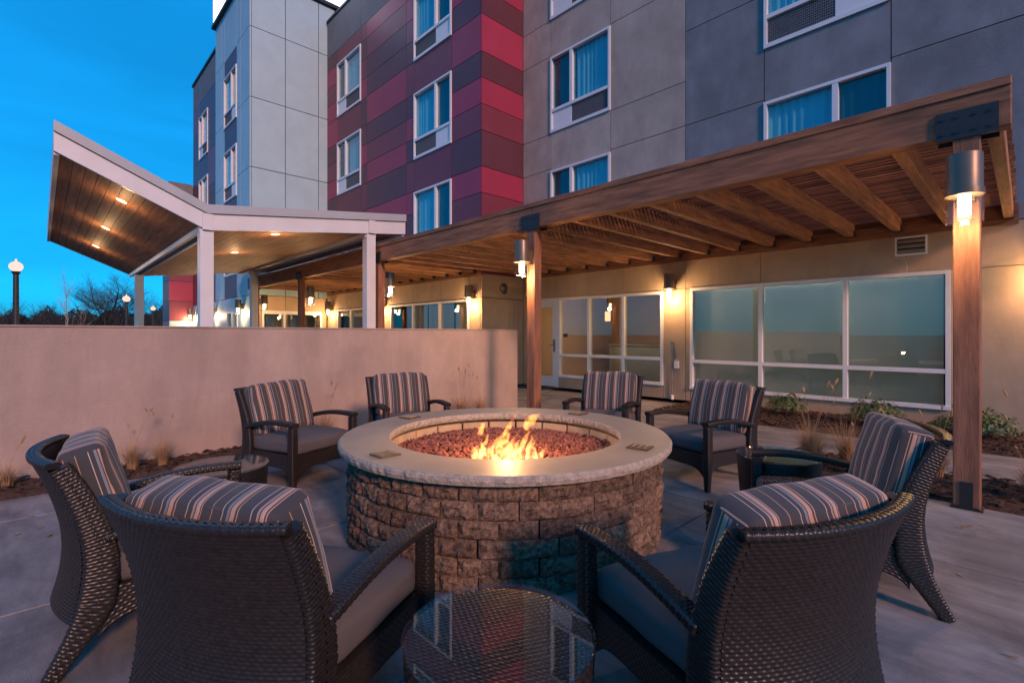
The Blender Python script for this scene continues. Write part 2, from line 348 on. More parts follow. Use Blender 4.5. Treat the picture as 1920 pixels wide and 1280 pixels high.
column(-4.58, -3.14, YF, 'dark_panel', DK); win_column(-3.14, -1.38, YF, 'dark_panel', True); column(-1.38, 1.2, YF, 'dark_panel', [2.75, 5.35, 8.09, 10.87, 15.2])
win_column(1.2, 2.95, YF, 'dark_panel', False); column(2.95, 3.6, YF, 'dark_panel', [2.75, 5.35, 8.09, 10.87, 15.2])
for k in range(4): panel_x(3.65, YF + .05, YF + 8, 2.75 + k * 3.1, 5.85 + k * 3.1, 'dark_panel')
# --- ground floor of the long facade: tan panels around the glazing
def tan(x0, x1, z0, z1, Y=YF): panel_y(x0, x1, Y, z0, z1, 'tan_panel', .005)
for a, b in zip([-9.03, -7.9, -6.0, -4.58, -3.2, -1.2, .9, 3.0, 3.6], [-7.9, -6.0, -4.58, -3.2, -1.2, .9, 3.0, 3.6]): tan(a, b, 2.17, 2.75)
tan(-9.03, -8.72, 0, 2.17); tan(-7.82, -5.05, 0, .26); tan(-5.05, -4.58, 0, 2.17); tan(-4.58, -4.48, .0, 2.17); tan(-4.48, -.72, 0, .24)
for a, b in ((-.72, .9), (.9, 3.0), (3.0, 3.6)): tan(a, b, 0, 2.17)
box('wall_core', 'core_dark', hotel, -.8, 3.55, YF + .05, YF + .2, 0, 2.9); box('wall_core', 'core_dark', hotel, -5.0, -4.5, YF + .05, YF + .2, 0, 2.9)
def storefront(x0, x1, Y, z0, z1, mull, tz, pane='pane_glass'):
    f = .055; m = MB().box(x0, x1, Y - .03, Y + .08, z1 - f, z1).box(x0, x1, Y - .045, Y + .08, z0, z0 + f).box(x0, x0 + f, Y - .029, Y + .08, z0 + f, z1 - f).box(x1 - f, x1, Y - .029, Y + .08, z0 + f, z1 - f)
    xs = [x0 + f] + list(mull) + [x1 - f]
    for q in mull: m.box(q - .03, q + .03, Y - .028, Y + .08, z0 + f, z1 - f)
    for a, b in zip(xs, xs[1:]):
        m.box(a + (.03 if a != xs[0] else 0), b - (.03 if b != xs[-1] else 0), Y - .027, Y + .079, tz - .03, tz + .03)
    wn = m.build('window', 'white_frame', hotel)
    for a, b in zip(xs, xs[1:]):
        a2 = a + (.03 if a != xs[0] else 0); b2 = b - (.03 if b != xs[-1] else 0)
        box('pane', pane, wn, a2, b2, Y + .03, Y + .038, z0 + f, tz - .03); box('pane', pane, wn, a2, b2, Y + .03, Y + .038, tz + .03, z1 - f)
    return wn
wA = storefront(-4.48, -.72, YF, .24, 2.17, (-3.2, -1.95), .77)
for a, b in ((-4.45, -3.22), (-3.18, -1.97), (-1.93, -.75)): box('roller_shade', 'shade', wA, a, b, YF + .13, YF + .134, .26, 2.14)
box('room_wall', 'shade', hotel, -4.5, -.8, 12.0, 12.1, 0, 2.9); box('room_wall', 'shade', hotel, -.82, -.8, YF + .2, 12.0, 0, 2.9); box('room_floor', 'room_dark', hotel, -4.5, -.8, YF + .2, 12.0, -.03, .004)
for px in (-3.6, -1.7):  # unseen lamps added to make the roller shades glow from behind
    rl = empty('added_backlight', (px, 10.6, 2.8), 'added unseen lamp inside the room that brightens the wide window shades', 'lamp', 'added backlights behind the shades')
    MB().lathe(px, 10.6, [(.001, 2.89), (.18, 2.89), (.17, 2.84), (.001, 2.82)], 20).build('backlight_diffuser', 'globe', rl, True); point_light('added_backlight_light', (px, 10.6, 2.7), 26, rl, (1.0, .97, .88), .12)
wB = storefront(-7.82, -5.05, YF, .26, 2.15, (-6.91, -5.99), .79)
box('window_sticker', 'black_steel', wB, -7.70, -7.56, YF + .024, YF + .028, 1.22, 1.30)
# lobby room behind the smaller window and the door
box('room_floor', 'room_dark', hotel, -9.0, -4.6, YF + .2, 13.0, -.03, .004)
box('room_wall', 'room_wall', hotel, -9.0, -4.6, 13.0, 13.1, 0, 2.9); box('room_wall', 'room_wall', hotel, -9.1, -9.0, YF + .2, 13.0, 0, 2.9); box('room_wall', 'room_wall', hotel, -4.6, -4.5, YF + .2, 13.0, 0, 2.9)
ct = empty('reception_counter', (-6.6, 11.6, 0.004), 'pale reception counter standing inside the lit lobby window', 'counter')
box('counter_base', 'counter_teal', ct, -8.0, -5.2, 11.4, 11.9, .004, .98); box('counter_top', 'room_dark', ct, -8.05, -5.15, 11.35, 11.95, .98, 1.03)
for i, (px, py) in enumerate(((-7.35, 10.4), (-5.75, 10.6))):
    pl = empty('pendant_lamp', (px, py, 1.62), 'glowing orange cylinder pendant lamp hanging in the lobby', 'lamp', 'pendant lamps in the lobby')
    MB().cyl(px, py, 1.62, 1.86, .07, 20).build('lamp_shade', 'pendant', pl, True); MB().cyl(px, py, 1.86, 2.9, .008, 6).build('cord', 'black_steel', pl)
    point_light('pendant_light', (px, py, 1.5), 12, pl)
# glazed door
dr = MB().box(-8.72, -8.66, YF - .02, YF + .08, 0, 2.15).box(-7.88, -7.82, YF - .02, YF + .08, 0, 2.15).box(-8.66, -7.88, YF - .019, YF + .08, 2.09, 2.15).build('door_frame', 'white_frame', hotel)
lf = MB().box(-8.65, -8.54, YF, YF + .05, .01, 2.08).box(-8.02, -7.89, YF, YF + .05, .01, 2.08).box(-8.54, -8.02, YF + .001, YF + .05, .01, .26).box(-8.54, -8.02, YF + .001, YF + .05, 1.95, 2.08).build('door', 'white_frame', hotel)
box('pane', 'pane_glass', lf, -8.54, -8.02, YF + .02, YF + .028, .26, 1.95)
MB().box(-7.985, -7.935, YF - .02, YF, .86, 1.16).tube([(-7.96, YF - .02, 1.02), (-7.96, YF - .07, 1.02), (-8.07, YF - .07, 1.02)], .012, 8).build('handle', 'pipe_steel', lf, True)
# --- crimson block
XR, YR = -9.03, 7.64
ROWS = [2.75, 3.42, 4.05, 4.69, 5.32, 6.19, 6.82, 7.45, 8.08, 8.98, 9.61, 10.24, 10.87, 11.39]
C_, M_, P_ = 'crimson_panel', 'maroon_panel', 'plum_panel'
core(-17.8, -9.12, YR + .2, 20, 2.9, 12.6); core(-9.35, -9.08, YR + .06, YF + .3, 2.9, 12.6)
ret = [M_, P_, M_, C_, P_, M_, C_, P_, C_, P_, C_, P_, C_]
for k, m_ in enumerate(ret): panel_x(XR, YR + .002, YF - .0, ROWS[k], ROWS[k + 1], m_)
panel_x(XR, YR + .002, YF, 11.39, 12.7, 'grey_parapet')
cols = [((-10.22, -9.082), ret), ((-12.39, -11.97), [M_, C_, P_, C_, M_, P_, C_, P_, M_, P_, M_, C_, M_]),
        ((-14.77, -12.39), [P_, M_, P_, C_, P_, C_, M_, P_, C_, P_, P_, M_, C_]), ((-15.17, -14.77), [M_, P_, C_, M_, M_, P_, C_, P_, P_, C_, M_, P_, M_]),
        ((-17.8, -16.94), [P_, M_, C_, M_, P_, C_, M_, P_, C_, C_, M_, C_, P_])]
for (a, b), cs in cols:
    for k, m_ in enumerate(cs): panel_y(a, b, YR, ROWS[k], ROWS[k + 1], m_)
for a, b, wl in ((-11.97, -10.22, True), (-16.94, -15.17, False)): win_column(a, b, YR, M_, wl, cap=11.39)
for a, b in zip([-17.8, -15.17, -12.39, -9.082], [-15.17, -12.39, -9.082]): panel_y(a, b, YR, 11.39, 12.7, 'grey_parapet')
box('coping', 'black_steel', hotel, -17.8, -9.0, YR - .04, YR + .3, 12.7, 12.78); box('coping', 'black_steel', hotel, -9.0, 3.7, YF - .04, YF + .3, 15.2, 15.28)
# crimson block, ground floor
panel_x(XR, YR + .002, YF, 2.17, 2.75, 'tan_panel'); panel_x(XR, YR + .002, 8.72, 0, 2.17, 'tan_panel'); panel_x(XR, 8.72, YF, 0, 2.17, 'tan_panel')
box('wall_core', 'core_dark', hotel, -9.3, -9.08, YR + .06, YF + .2, 0, 2.9)
for a, b in zip([-17.8, -16.1, -14.34, -13.25, -12.02, -10.71, -9.5, -9.082], [-16.1, -14.34, -13.25, -12.02, -10.71, -9.5, -9.082]): panel_y(a, b, YR, 2.17, 2.75, 'tan_panel')
panel_y(-9.5, -9.082, YR, 0, 2.17, 'tan_panel'); panel_y(-13.9, -13.25, YR, 0, 2.17, 'tan_panel'); panel_y(-13.25, -9.5, YR, 0, .26, 'tan_panel'); panel_y(-17.8, -16.9, YR, 0, 2.17, 'tan_panel'); panel_y(-16.9, -13.9, YR, 0, .26, 'tan_panel')
wC = storefront(-13.25, -9.5, YR, .26, 2.15, (-12.02, -10.75), .79); wD = storefront(-16.9, -13.9, YR, .26, 2.15, (-15.9, -14.9), .79)
for a, b in ((-13.2, -12.06), (-11.98, -10.79), (-10.7, -9.55)): box('roller_shade', 'room_wall', wC, a, b, YR + .5, YR + .51, .1, 2.3)
for a, b in ((-16.85, -15.93), (-15.87, -14.93), (-14.87, -13.95)): box('roller_shade', 'room_wall', wD, a, b, YR + .5, YR + .51, .1, 2.3)
box('wall_core', 'core_dark', hotel, -17.8, -9.3, YR + .7, 9.5, 0, 2.9)
# --- pale tower
XT, YT = -17.85, 5.03
TR = [2.6, 4.54, 6.87, 9.20, 11.55, 13.38]
core(-22.2, XT - .06, YT + .2, 20, 2.9, 13.3)
yj = [YT + .052, 6.17, 7.33, YR + .3]
for a, b in zip(yj, yj[1:]):
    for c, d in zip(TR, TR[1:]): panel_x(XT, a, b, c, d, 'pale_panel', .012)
for a, b in ((-22.28, -21.36), (-21.36, -20.95), (-19.34, -18.9), (-18.9, XT)):
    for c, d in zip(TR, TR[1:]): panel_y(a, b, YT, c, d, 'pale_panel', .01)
for z0, z1 in ZW: guest_window(-20.95, -19.34, YT, z0, z1, True)
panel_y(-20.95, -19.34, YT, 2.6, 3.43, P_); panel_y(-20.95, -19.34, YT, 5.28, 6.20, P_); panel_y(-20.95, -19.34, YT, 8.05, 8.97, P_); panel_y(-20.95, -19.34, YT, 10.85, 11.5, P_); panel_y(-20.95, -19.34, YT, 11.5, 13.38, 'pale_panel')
box('coping', 'black_steel', hotel, -22.4, XT + .12, YT - .12, YR + 3, 13.38, 13.5)
box('lit_crown', 'crown_light', hotel, -22.36, XT - .05, YT - .06, YR + 3, 13.5, 15.4)
# tower, ground floor with the entrance
for a, b in ((YT + .052, 6.17), (6.17, 7.6)): panel_x(XT, a, b, 2.1, 2.6, 'tan_panel')
panel_x(XT, YT + .052, 5.4, 0, 2.1, 'tan_panel'); panel_x(XT, 7.45, 7.63, 0, 2.1, 'tan_panel')
en = MB()
for yy in (5.4, 6.1, 6.75, 7.38): en.box(XT - .08, XT + .03, yy, yy + .07, 0, 2.1)
for z_ in ((0, .08), (1.98, 2.1)):
    for a, b in ((5.47, 6.1), (6.17, 6.75), (6.82, 7.38)): en.box(XT - .08, XT + .029, a, b, *z_)
en = en.build('entrance_frame', 'white_frame', hotel)
for a, b in ((5.47, 6.1), (6.17, 6.75), (6.82, 7.38)): box('pane', 'pane_glass', en, XT - .03, XT - .02, a, b, .08, 1.98)
box('room_wall', 'room_wall', hotel, -20.0, -19.9, YT + .3, 9.0, 0, 2.9); box('room_floor', 'room_dark', hotel, -19.9, -17.9, YT + .3, 8.0, -.03, .004)
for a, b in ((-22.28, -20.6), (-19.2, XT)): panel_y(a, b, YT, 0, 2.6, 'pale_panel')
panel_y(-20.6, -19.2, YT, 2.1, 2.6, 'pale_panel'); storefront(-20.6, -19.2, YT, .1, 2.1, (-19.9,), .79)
box('room_wall', 'room_dark', hotel, -22.0, -18.2, YT + .6, YT + .7, 0, 2.9)
# --- plum wing and low block beyond
YW = 5.12; core(-26.6, -22.3, YW + .2, 20, 0, 12.5)
WR = [2.6, 4.05, 5.32, 6.19, 7.45, 8.98, 10.24, 11.5]
for k, (c, d) in enumerate(zip(WR, WR[1:])):
    for q, (a, b) in enumerate(((-23.9, -22.3), (-26.68, -25.45))): panel_y(a, b, YW, c, d, [P_, M_, P_][(k + q) % 3])
for z0, z1 in ZW: guest_window(-25.45, -23.9, YW, z0, z1, False)
for c, d in ((2.6, 3.43), (5.28, 6.2), (8.05, 8.97), (10.85, 11.5)): panel_y(-25.45, -23.9, YW, c, d, P_)
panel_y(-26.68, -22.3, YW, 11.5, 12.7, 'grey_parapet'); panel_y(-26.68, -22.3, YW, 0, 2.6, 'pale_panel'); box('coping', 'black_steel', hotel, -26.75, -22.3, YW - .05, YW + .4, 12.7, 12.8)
core(-28.3, -26.75, 4.4, 20, 0, 8.1)
for k, (c, d) in enumerate(zip([0, 1.9, 2.8, 3.7, 4.6, 5.5, 8.2], [1.9, 2.8, 3.7, 4.6, 5.5, 8.2])):
    panel_x(-26.7, 4.2, YW, c, d, ['pale_panel', M_, C_, M_, C_, 'grey_parapet'][k]); panel_y(-28.35, -26.76, 4.2, c, d, ['far_wall', P_, 'far_wall', P_, M_, 'grey_parapet'][k])

# ------------------------------------------------------------------ lamps on walls and posts
def lantern(x, y, z, ny, label, group, axis='y', energy=17.0):
    """cylinder lantern, centre axis at x,y, glass bottom at z; ny = direction towards the thing that carries it"""
    t = empty('wall_lantern', (x, y, z), label, 'lantern', group)
    MB().lathe(x, y, [(.0, z + .48), (.098, z + .48), (.10, z + .474), (.10, z + .235), (.108, z + .233), (.108, z + .19), (.095, z + .188), (.0, z + .188)], 32).build('housing', 'bronze_metal', t, True)
    MB().lathe(x, y, [(.103, z + .188), (.103, z), (.098, z), (.098, z + .186)], 32).build('glass_shade', 'clear_glass', t, True)
    MB().lathe(x, y, [(0, z + .187), (.036, z + .187), (.036, z + .055), (.026, z + .045), (0, z + .043)], 16).build('bulb', 'bulb', t, True)
    a, b = .09, .17
    if axis == 'y':
        y0, y1 = sorted((y + ny * a, y + ny * b)); box('bracket', 'bronze_metal', t, x - .05, x + .05, y0, y1, z + .17, z + .36)
    else:
        x0, x1 = sorted((x + ny * a, x + ny * b)); box('bracket', 'bronze_metal', t, x0, x1, y - .05, y + .05, z + .17, z + .36)
    lo = -ny * .05; point_light('lantern_light', (x + (lo if axis == 'x' else 0), y + (lo if axis == 'y' else 0), z + .02), energy, t, rad=.05)
    return t
PY = 4.97; PH = .075
POSTS = [-.305, -4.745, -9.06, -13.2, -16.95]
lantern(-.305, PY - PH - .165, 2.07, 1, 'bronze cylinder lantern lit on the pergola post standing in the dry grass bed', None, energy=9)
lantern(-4.745, PY - PH - .165, 2.07, 1, 'bronze cylinder lantern lit on the pergola post at the end of the beige wall', None)
for k, px in enumerate(POSTS[2:]): lantern(px, PY + PH + .165, 2.07, -1, ('lit cylinder lantern on the pergola post next to the white canopy end', 'lit cylinder lantern on the pergola post in the middle of the entrance glazing', 'lit cylinder lantern on the last pergola post beside the tower')[k], 'lanterns on the inner side of pergola posts', energy=15)
lantern(-4.83, YF - .18, 1.98, 1, 'lit bronze wall lantern on the pier between the two ground floor windows', None, energy=15)
lantern(.28, YF - .18, 1.98, 1, 'lit bronze wall lantern on the tan wall past the wide window', None, energy=15)
lantern(-9.30, YR - .18, 1.98, 1, 'lit wall lantern beside the corner of the crimson block', None, energy=15)
lantern(-13.55, YR - .18, 1.98, 1, 'lit wall lantern on the pier between windows under the crimson block', None, energy=15)
lantern(-17.35, YR - .18, 1.98, 1, 'lit wall lantern in the inner corner by the tower entrance', None, energy=15)
for xx in (-18.5, -22.1, -24.6, -26.4): lantern(xx, (YT if xx > -22.2 else YW) - .18, 1.98, 1, 'lit wall lantern on the pale base of the tower wing past the white canopy', 'wall lanterns along the tower wing', energy=15)

# ------------------------------------------------------------------ garden wall
gw = empty('garden_wall', (-6.2, 0, 0), 'low smooth beige stucco garden wall behind the fire pit seating', 'wall')
box('wall_body', 'stucco', gw, -6.3, -6.1, -9.0, 5.98, -.1, 1.345, bevel=.008); box('wall_cap', 'stucco', gw, -6.305, -6.095, -9.0, 5.985, 1.347, 1.365, bevel=.004)

# ------------------------------------------------------------------ pergola
pg = empty('pergola', (-8.5, PY, 0), 'long cedar pergola with slatted roof fixed along the hotel front', 'pergola')
BX0, BX1 = -17.6, -.07
bx = [BX0, -13.2, -9.06, -4.745, BX1]
for a, b in zip(bx, bx[1:]):
    box('beam', 'cedar_x', pg, a + .002, b - .002, PY - .07, PY + .07, 2.75, 3.03, bevel=.006); box('cap_board', 'cedar_x', pg, a + .002, b - .002, PY - .085, PY + .085, 3.03, 3.095, bevel=.005)
for px in POSTS:
    p = box('post', 'cedar_z', pg, px - PH, px + PH, PY - PH + .004, PY + PH - .004, .013, 2.75, bevel=.006)
    m = MB().box(px - .036, px + .036, PY - PH - .004, PY - PH + .006, 0.012, .20).box(px - .036, px + .036, PY + PH - .006, PY + PH + .004, 0.012, .20).box(px - .09, px + .09, PY - .085, PY + .085, .0, .012)
    m.build('base_plate', 'black_steel', pg)
    q = MB().box(px - .17, px + .17, PY - .087, PY - .0715, 2.72, 2.93).box(px - .17, px + .17, PY + .0715, PY + .087, 2.72, 2.93)
    for sx in (-.13, -.05, .05, .13):
        for sz in (2.77, 2.88): q.tube([(px + sx, PY - .095, sz), (px + sx, PY - .086, sz)], .012, 6)
    q.build('beam_bracket', 'black_steel', pg)
rx = [-.16] + [-.73 - .565 * k for k in range(30)]
for x in rx:
    end = YF - .065 if x > XR + .1 else YR - .065
    if x < XT: continue
    box('rafter', 'cedar_y', pg, x - .045, x + .045, PY + .073, end, 2.765, 2.955, bevel=.005)
    box('rafter_hanger', 'black_steel', pg, x - .052, x + .052, end - .09, end + .002, 2.758, 2.85)
box('ledger', 'cedar_x', pg, XR + .06, BX1, YF - .06, YF - .004, 2.70, 2.955); box('ledger', 'cedar_x', pg, -17.7, XR + .05, YR - .06, YR - .004, 2.70, 2.955)
y = PY + .10
while y < YF - .1:
    x0 = -17.6 if y < YR - .12 else XR + .06
    cuts = [x0] + [c for c in (-13.2, -9.0, -4.7) if c > x0 + .5] + [BX1 - random.random() * .03]
    for a, b in zip(cuts, cuts[1:]): box('slat', 'slat_wood', pg, a + .003, b - .003, y, y + .070 + random.uniform(-.004, .004), 2.957, 2.957 + .036)
    y += .104
fr = empty('flat_metal_roof', (-13.4, 6.3, 3.03), 'thin flat metal roof edge lying on the pergola beside the white canopy', 'roof')
box('roof_sheet', 'drip_edge', fr, -17.7, -9.3, 5.35, 7.58, 3.06, 3.10); box('edge_trim', 'white_steel', fr, -17.7, -9.25, 5.22, 5.345, 3.03, 3.17); box('end_trim', 'white_steel', fr, -9.245, -9.13, 5.22, 7.58, 3.03, 3.17)

# ------------------------------------------------------------------ white canopy
cn = empty('white_canopy', (-12.7, 2.5, 0), 'white butterfly roof entrance canopy with wood soffit and steel posts beyond the wall', 'canopy')
CX0, CX1 = -17.6, -8.96
YL, YV, YE = .13, 1.91, 5.5
def zt(y): return 3.33 + (YV - y) * (.80 / 1.78) if y < YV else 3.33 + (y - YV) * (.44 / 3.59)
def band(y0, y1, lo, hi, xa, xb, nm, mat):
    MB().prism([(y0, zt(y0) + lo), (y1, zt(y1) + lo), (y1, zt(y1) + hi), (y0, zt(y0) + hi)], 'x', xa, xb).build(nm, mat, cn)
for a, b in ((YL, YV), (YV, YE)):
    band(a, b, -.40, -.145, CX1 - .05, CX1, 'fascia', 'white_steel'); band(a, b, -.14, 0, CX1 - .04, CX1 + .04, 'drip_edge', 'drip_edge')
    band(a, b, -.40, -.145, CX0, CX0 + .05, 'fascia', 'white_steel'); band(a, b, -.14, 0, CX0 - .04, CX0 + .04, 'drip_edge', 'drip_edge')
    band(a, b, -.10, -.02, CX0 + .05, CX1 - .05, 'roof_deck', 'drip_edge')
for yy, nm in ((YL, 'fascia'), (YE, 'fascia')):
    s = .06 if yy == YL else -.06
    box(nm, 'white_steel', cn, CX0 + .051, CX1 - .051, min(yy, yy + s), max(yy, yy + s), zt(yy) - .44, zt(yy) - .11)
for ya, yb in ((YL + .07, YV - .10), (YV + .10, 4.62), (4.86, YE - .07)):
    n = max(2, round((yb - ya) / .135)); st = (yb - ya) / n
    for k in range(n):
        y0 = ya + k * st; y1 = y0 + st - .006
        MB().prism([(y0, zt(y0) - .385), (y1, zt(y1) - .385), (y1, zt(y1) - .365), (y0, zt(y0) - .365)], 'x', CX0 + .052, CX1 - .052).build('soffit_plank', 'soffit_wood', cn)
for yy in (YV - .07, YV + .07, 4.65, 4.83): box('beam', 'white_steel', cn, CX0 + .052, CX1 - .052, yy - .028, yy + .028, zt(yy) - .46, zt(yy) - .30)
for xx in (CX1 - .11, -16.4):
    for yy in (YV, 4.74):
        box('post', 'white_steel', cn, xx - .095, xx + .095, yy - .095, yy + .095, -.12, zt(yy) - .465 if xx < -10 else zt(yy) - .41, bevel=.006)
        if xx > -10: box('post_head', 'white_steel', cn, CX1 + .001, CX1 + .03, yy - .07, yy + .07, zt(yy) - .40, zt(yy) - .145)
def ray_soffit(px, py):
    t = (px - 960) / 924; u = (627 - py) / 924; a = FW[1] + RT[1] * t; b = FW[0] + RT[0] * t; best = None
    for k in range(400):
        d = 4 + k * .04
        if CAM_H + u * d >= zt(a * d) - .388: return (b * d, a * d, zt(a * d) - .388)
for px, py in ((228, 375), (198, 427), (180, 461), (516, 439), (440, 473)):
    x, y, z = ray_soffit(px, py); sl = math.atan2(-.80, 1.78) if y < YV else math.atan2(.44, 3.59)
    t = empty('recessed_downlight', (x, y, z), 'small lit round downlight recessed in the white canopy soffit', 'downlight', 'downlights in the canopy soffit'); t.rotation_euler = (sl, 0, 0)
    me = MB().lathe(0, 0, [(.082, 0), (.082, -.004), (.068, -.004), (.068, 0)], 24); o = link_mesh('trim_ring', make_mesh('trim_ring', me.v, me.f, 'white_frame', True), t)
    me = MB().lathe(0, 0, [(.067, -.001), (.0001, -.0015)], 24); o = link_mesh('lens', make_mesh('lens', me.v, me.f, 'downlight', True), t)
    pl_ = point_light('downlight_light', t.location, 3.0, t); pl_.location = (0, 0, -.25)

# ------------------------------------------------------------------ fire pit
PX, PYC = cw(-.045, 3.42)
pit = empty('fire_pit', (PX, PYC, 0), 'round stone block fire pit with smooth tan cap and lava rock', 'fire pit')
def block_mesh(seed, wd=.198, h=.0905, dep=.16):
    rr = random.Random(seed); nx, nz = 14, 7; v = []; f = []; off = Vector((rr.random() * 50, rr.random() * 50, seed))
    for j in range(nz + 1):
        for i in range(nx + 1):
            a, b = i / nx, j / nz; x = (a - .5) * wd; z = b * h; e = min(a, 1 - a) * wd; ez = min(b, 1 - b) * h; ed = min(e, ez * 1.2)
            nn = noise.noise(Vector((x * 14, z * 14, 0)) + off) * .020 + noise.noise(Vector((x * 50, z * 50, 3)) + off) * .013
            y = -(.012 + .020 * min(1, ed / .03) ** .6 + nn * min(1, ed / .012))
            j2 = .003 * noise.noise(Vector((x * 30, z * 30, 9)) + off)
            v.append((x + (j2 if 0 < i < nx else 0), y, z + (j2 if 0 < j < nz else 0)))
    for j in range(nz):
        for i in range(nx): q = j * (nx + 1) + i; f.append((q, q + 1, q + nx + 2, q + nx + 1))
    k = len(v); s = 1 - dep / 1.05
    v += [(-wd / 2 * s, dep, 0), (wd / 2 * s, dep, 0), (wd / 2 * s, dep, h), (-wd / 2 * s, dep, h)]
    bot = list(range(nx + 1)); top = [nz * (nx + 1) + i for i in range(nx + 1)]
    f += [tuple(bot[::-1] + [k, k + 1]), tuple(top + [k + 2, k + 3]), tuple([j * (nx + 1) for j in range(nz + 1)] + [k + 3, k]), tuple([j * (nx + 1) + nx for j in range(nz, -1, -1)] + [k + 1, k + 2]), (k + 1, k, k + 3, k + 2)]
    return make_mesh('block', v, f, 'block')
BM = [block_mesh(s) for s in range(10)]
NB, CH = 32, .0925; RB = 1.005
for c in range(6):
    for k in range(NB):
        a = 2 * math.pi * (k + .5 * (c % 2) + random.uniform(-.03, .03)) / NB; rb = RB + random.uniform(-.006, .006)
        o = link_mesh('block', BM[random.randrange(10)], pit, (rb * math.cos(a), rb * math.sin(a), c * CH), (0, 0, a + math.pi / 2))
        # front face points outwards: local -Y is the split face
MB().lathe(PX, PYC, [(.985, .0), (.985, .553), (.85, .553)], 64).build('core_ring', 'block_core', pit, True)
fb = MB(); 
for k in range(22):
    a0, a1 = 2 * math.pi * (k + .03) / 22, 2 * math.pi * (k + .97) / 22
    o = MB().prism([(PX + .80 * math.cos(a0), PYC + .80 * math.sin(a0)), (PX + .80 * math.cos(a1), PYC + .80 * math.sin(a1)), (PX + .86 * math.cos(a1), PYC + .86 * math.sin(a1)), (PX + .86 * math.cos(a0), PYC + .86 * math.sin(a0))], 'z', .38, .535).build('fire_brick', 'fire_brick', pit, bevel=.006)
# cap ring with chipped edges
def cap_ring():
    n = 260; zt_, zb = .612, .560; v = []; f = []; prof = []
    for i in range(n):
        a = 2 * math.pi * i / n; c, s = math.cos(a), math.sin(a); P = Vector((c * 6, s * 6, 0))
        ch = abs(noise.noise(P * 4.0)) * .020 + noise.noise(P * 9) * .006; c2 = abs(noise.noise(P * 3.1 + Vector((9, 2, 5)))) * .016
        ro, ri = 1.105, .770
        ring = [(ri + .012 + c2 * .2, zt_), (ro - .016 - ch * .25, zt_), (ro - .004 - ch * .6, zt_ - .012), (ro - .002 - ch, zt_ - .03), (ro - .012 - ch * .5, zb), (ri + .01 + c2 * .5, zb), (ri + c2, zb + .02), (ri + .003 + c2 * .5, zt_ - .010)]
        v += [(PX + r * c, PYC + r * s, z) for r, z in ring]
    m = 8
    for i in range(n):
        for j in range(m): f.append((i * m + j, ((i + 1) % n) * m + j, ((i + 1) % n) * m + (j + 1) % m, i * m + (j + 1) % m))
    o = MB().add(v, f).build('cap', 'cap_stone', pit); o.data.materials.append(MATS['cap_edge'])
    # the chipped rim faces carry the rougher stone
    for p in o.data.polygons: p.material_index = 0 if abs(p.normal.z) > .97 else 1
    return o
cap_ring()
MB().lathe(PX, PYC, [(1.035, .5565), (1.035, .5595), (.79, .5595), (.79, .5565)], 96).build('steel_ring', 'black_steel', pit)
for px, py, side_ in ((711, 855, 'nearest the wall-side table'), (1198, 839, 'nearest the lantern post table'), (727, 777, 'nearest the beige wall end'), (1087, 775, 'nearest the lobby window')):
    d = (CAM_H - .612) * 924 / (py - 627); x, y = cw((px - 960) / 924 * d, d); a = math.atan2(y - PYC, x - PX)
    x, y = PX + .95 * math.cos(a), PYC + .95 * math.sin(a)
    t = empty('brass_plaque', (x, y, .612), 'small square brass plaque on the fire pit cap ' + side_, 'plaque', 'brass plaques on the fire pit cap', rz=a + math.pi / 2)
    me = MB().box(-.062, .062, -.062, .062, .0005, .009); bm_ = make_mesh('plate', me.v, me.f, 'brass'); link_mesh('plate', bm_, t)
    me = MB()
    for k in range(3): me.tube([(-.042 + .012 * i, .034 - .034 * k + .006 * math.sin(i * 2.1 + k), .0105) for i in range(8)], .0025, 5)
    link_mesh('relief', make_mesh('relief', me.v, me.f, 'cap_edge'), t)
# lava rock bed
def rock_shapes(k):
    out = []
    for s in range(k):
        bm = bmesh.new(); bmesh.ops.create_icosphere(bm, subdivisions=1, radius=1); rr = random.Random(s + 90)
        for q in bm.verts: q.co *= rr.uniform(.62, 1.25); q.co.z *= .8
        out.append(([tuple(q.co) for q in bm.verts], [tuple(x.index for x in p.verts) for p in bm.faces])); bm.free()
    return out
RS = rock_shapes(9); m = MB(); nv = 0; VV = []; FF = []
for _ in range(5200):
    r = .795 * math.sqrt(random.random()); a = random.random() * 6.2832; vs, fs = random.choice(RS); s = random.uniform(.009, .021)
    M3 = Matrix.Rotation(random.random() * 6.28, 3, 'Z') @ Matrix.Rotation(random.random() * 6.28, 3, 'X')
    c = Vector((r * math.cos(a), r * math.sin(a), .470 + .035 * (1 - (r / .8) ** 2) + random.uniform(-.012, .014)))
    VV += [tuple(M3 @ Vector(q) * s + c) for q in vs]; FF += [tuple(i + nv for i in p) for p in fs]; nv += len(vs)
lr = link_mesh('lava_rock', make_mesh('lava_rock', VV, FF, 'lava'), pit); lr['kind'] = 'stuff'
MB().lathe(PX, PYC, [(.80, .455), (.0001, .485)], 48).build('rock_base', 'lava', pit)
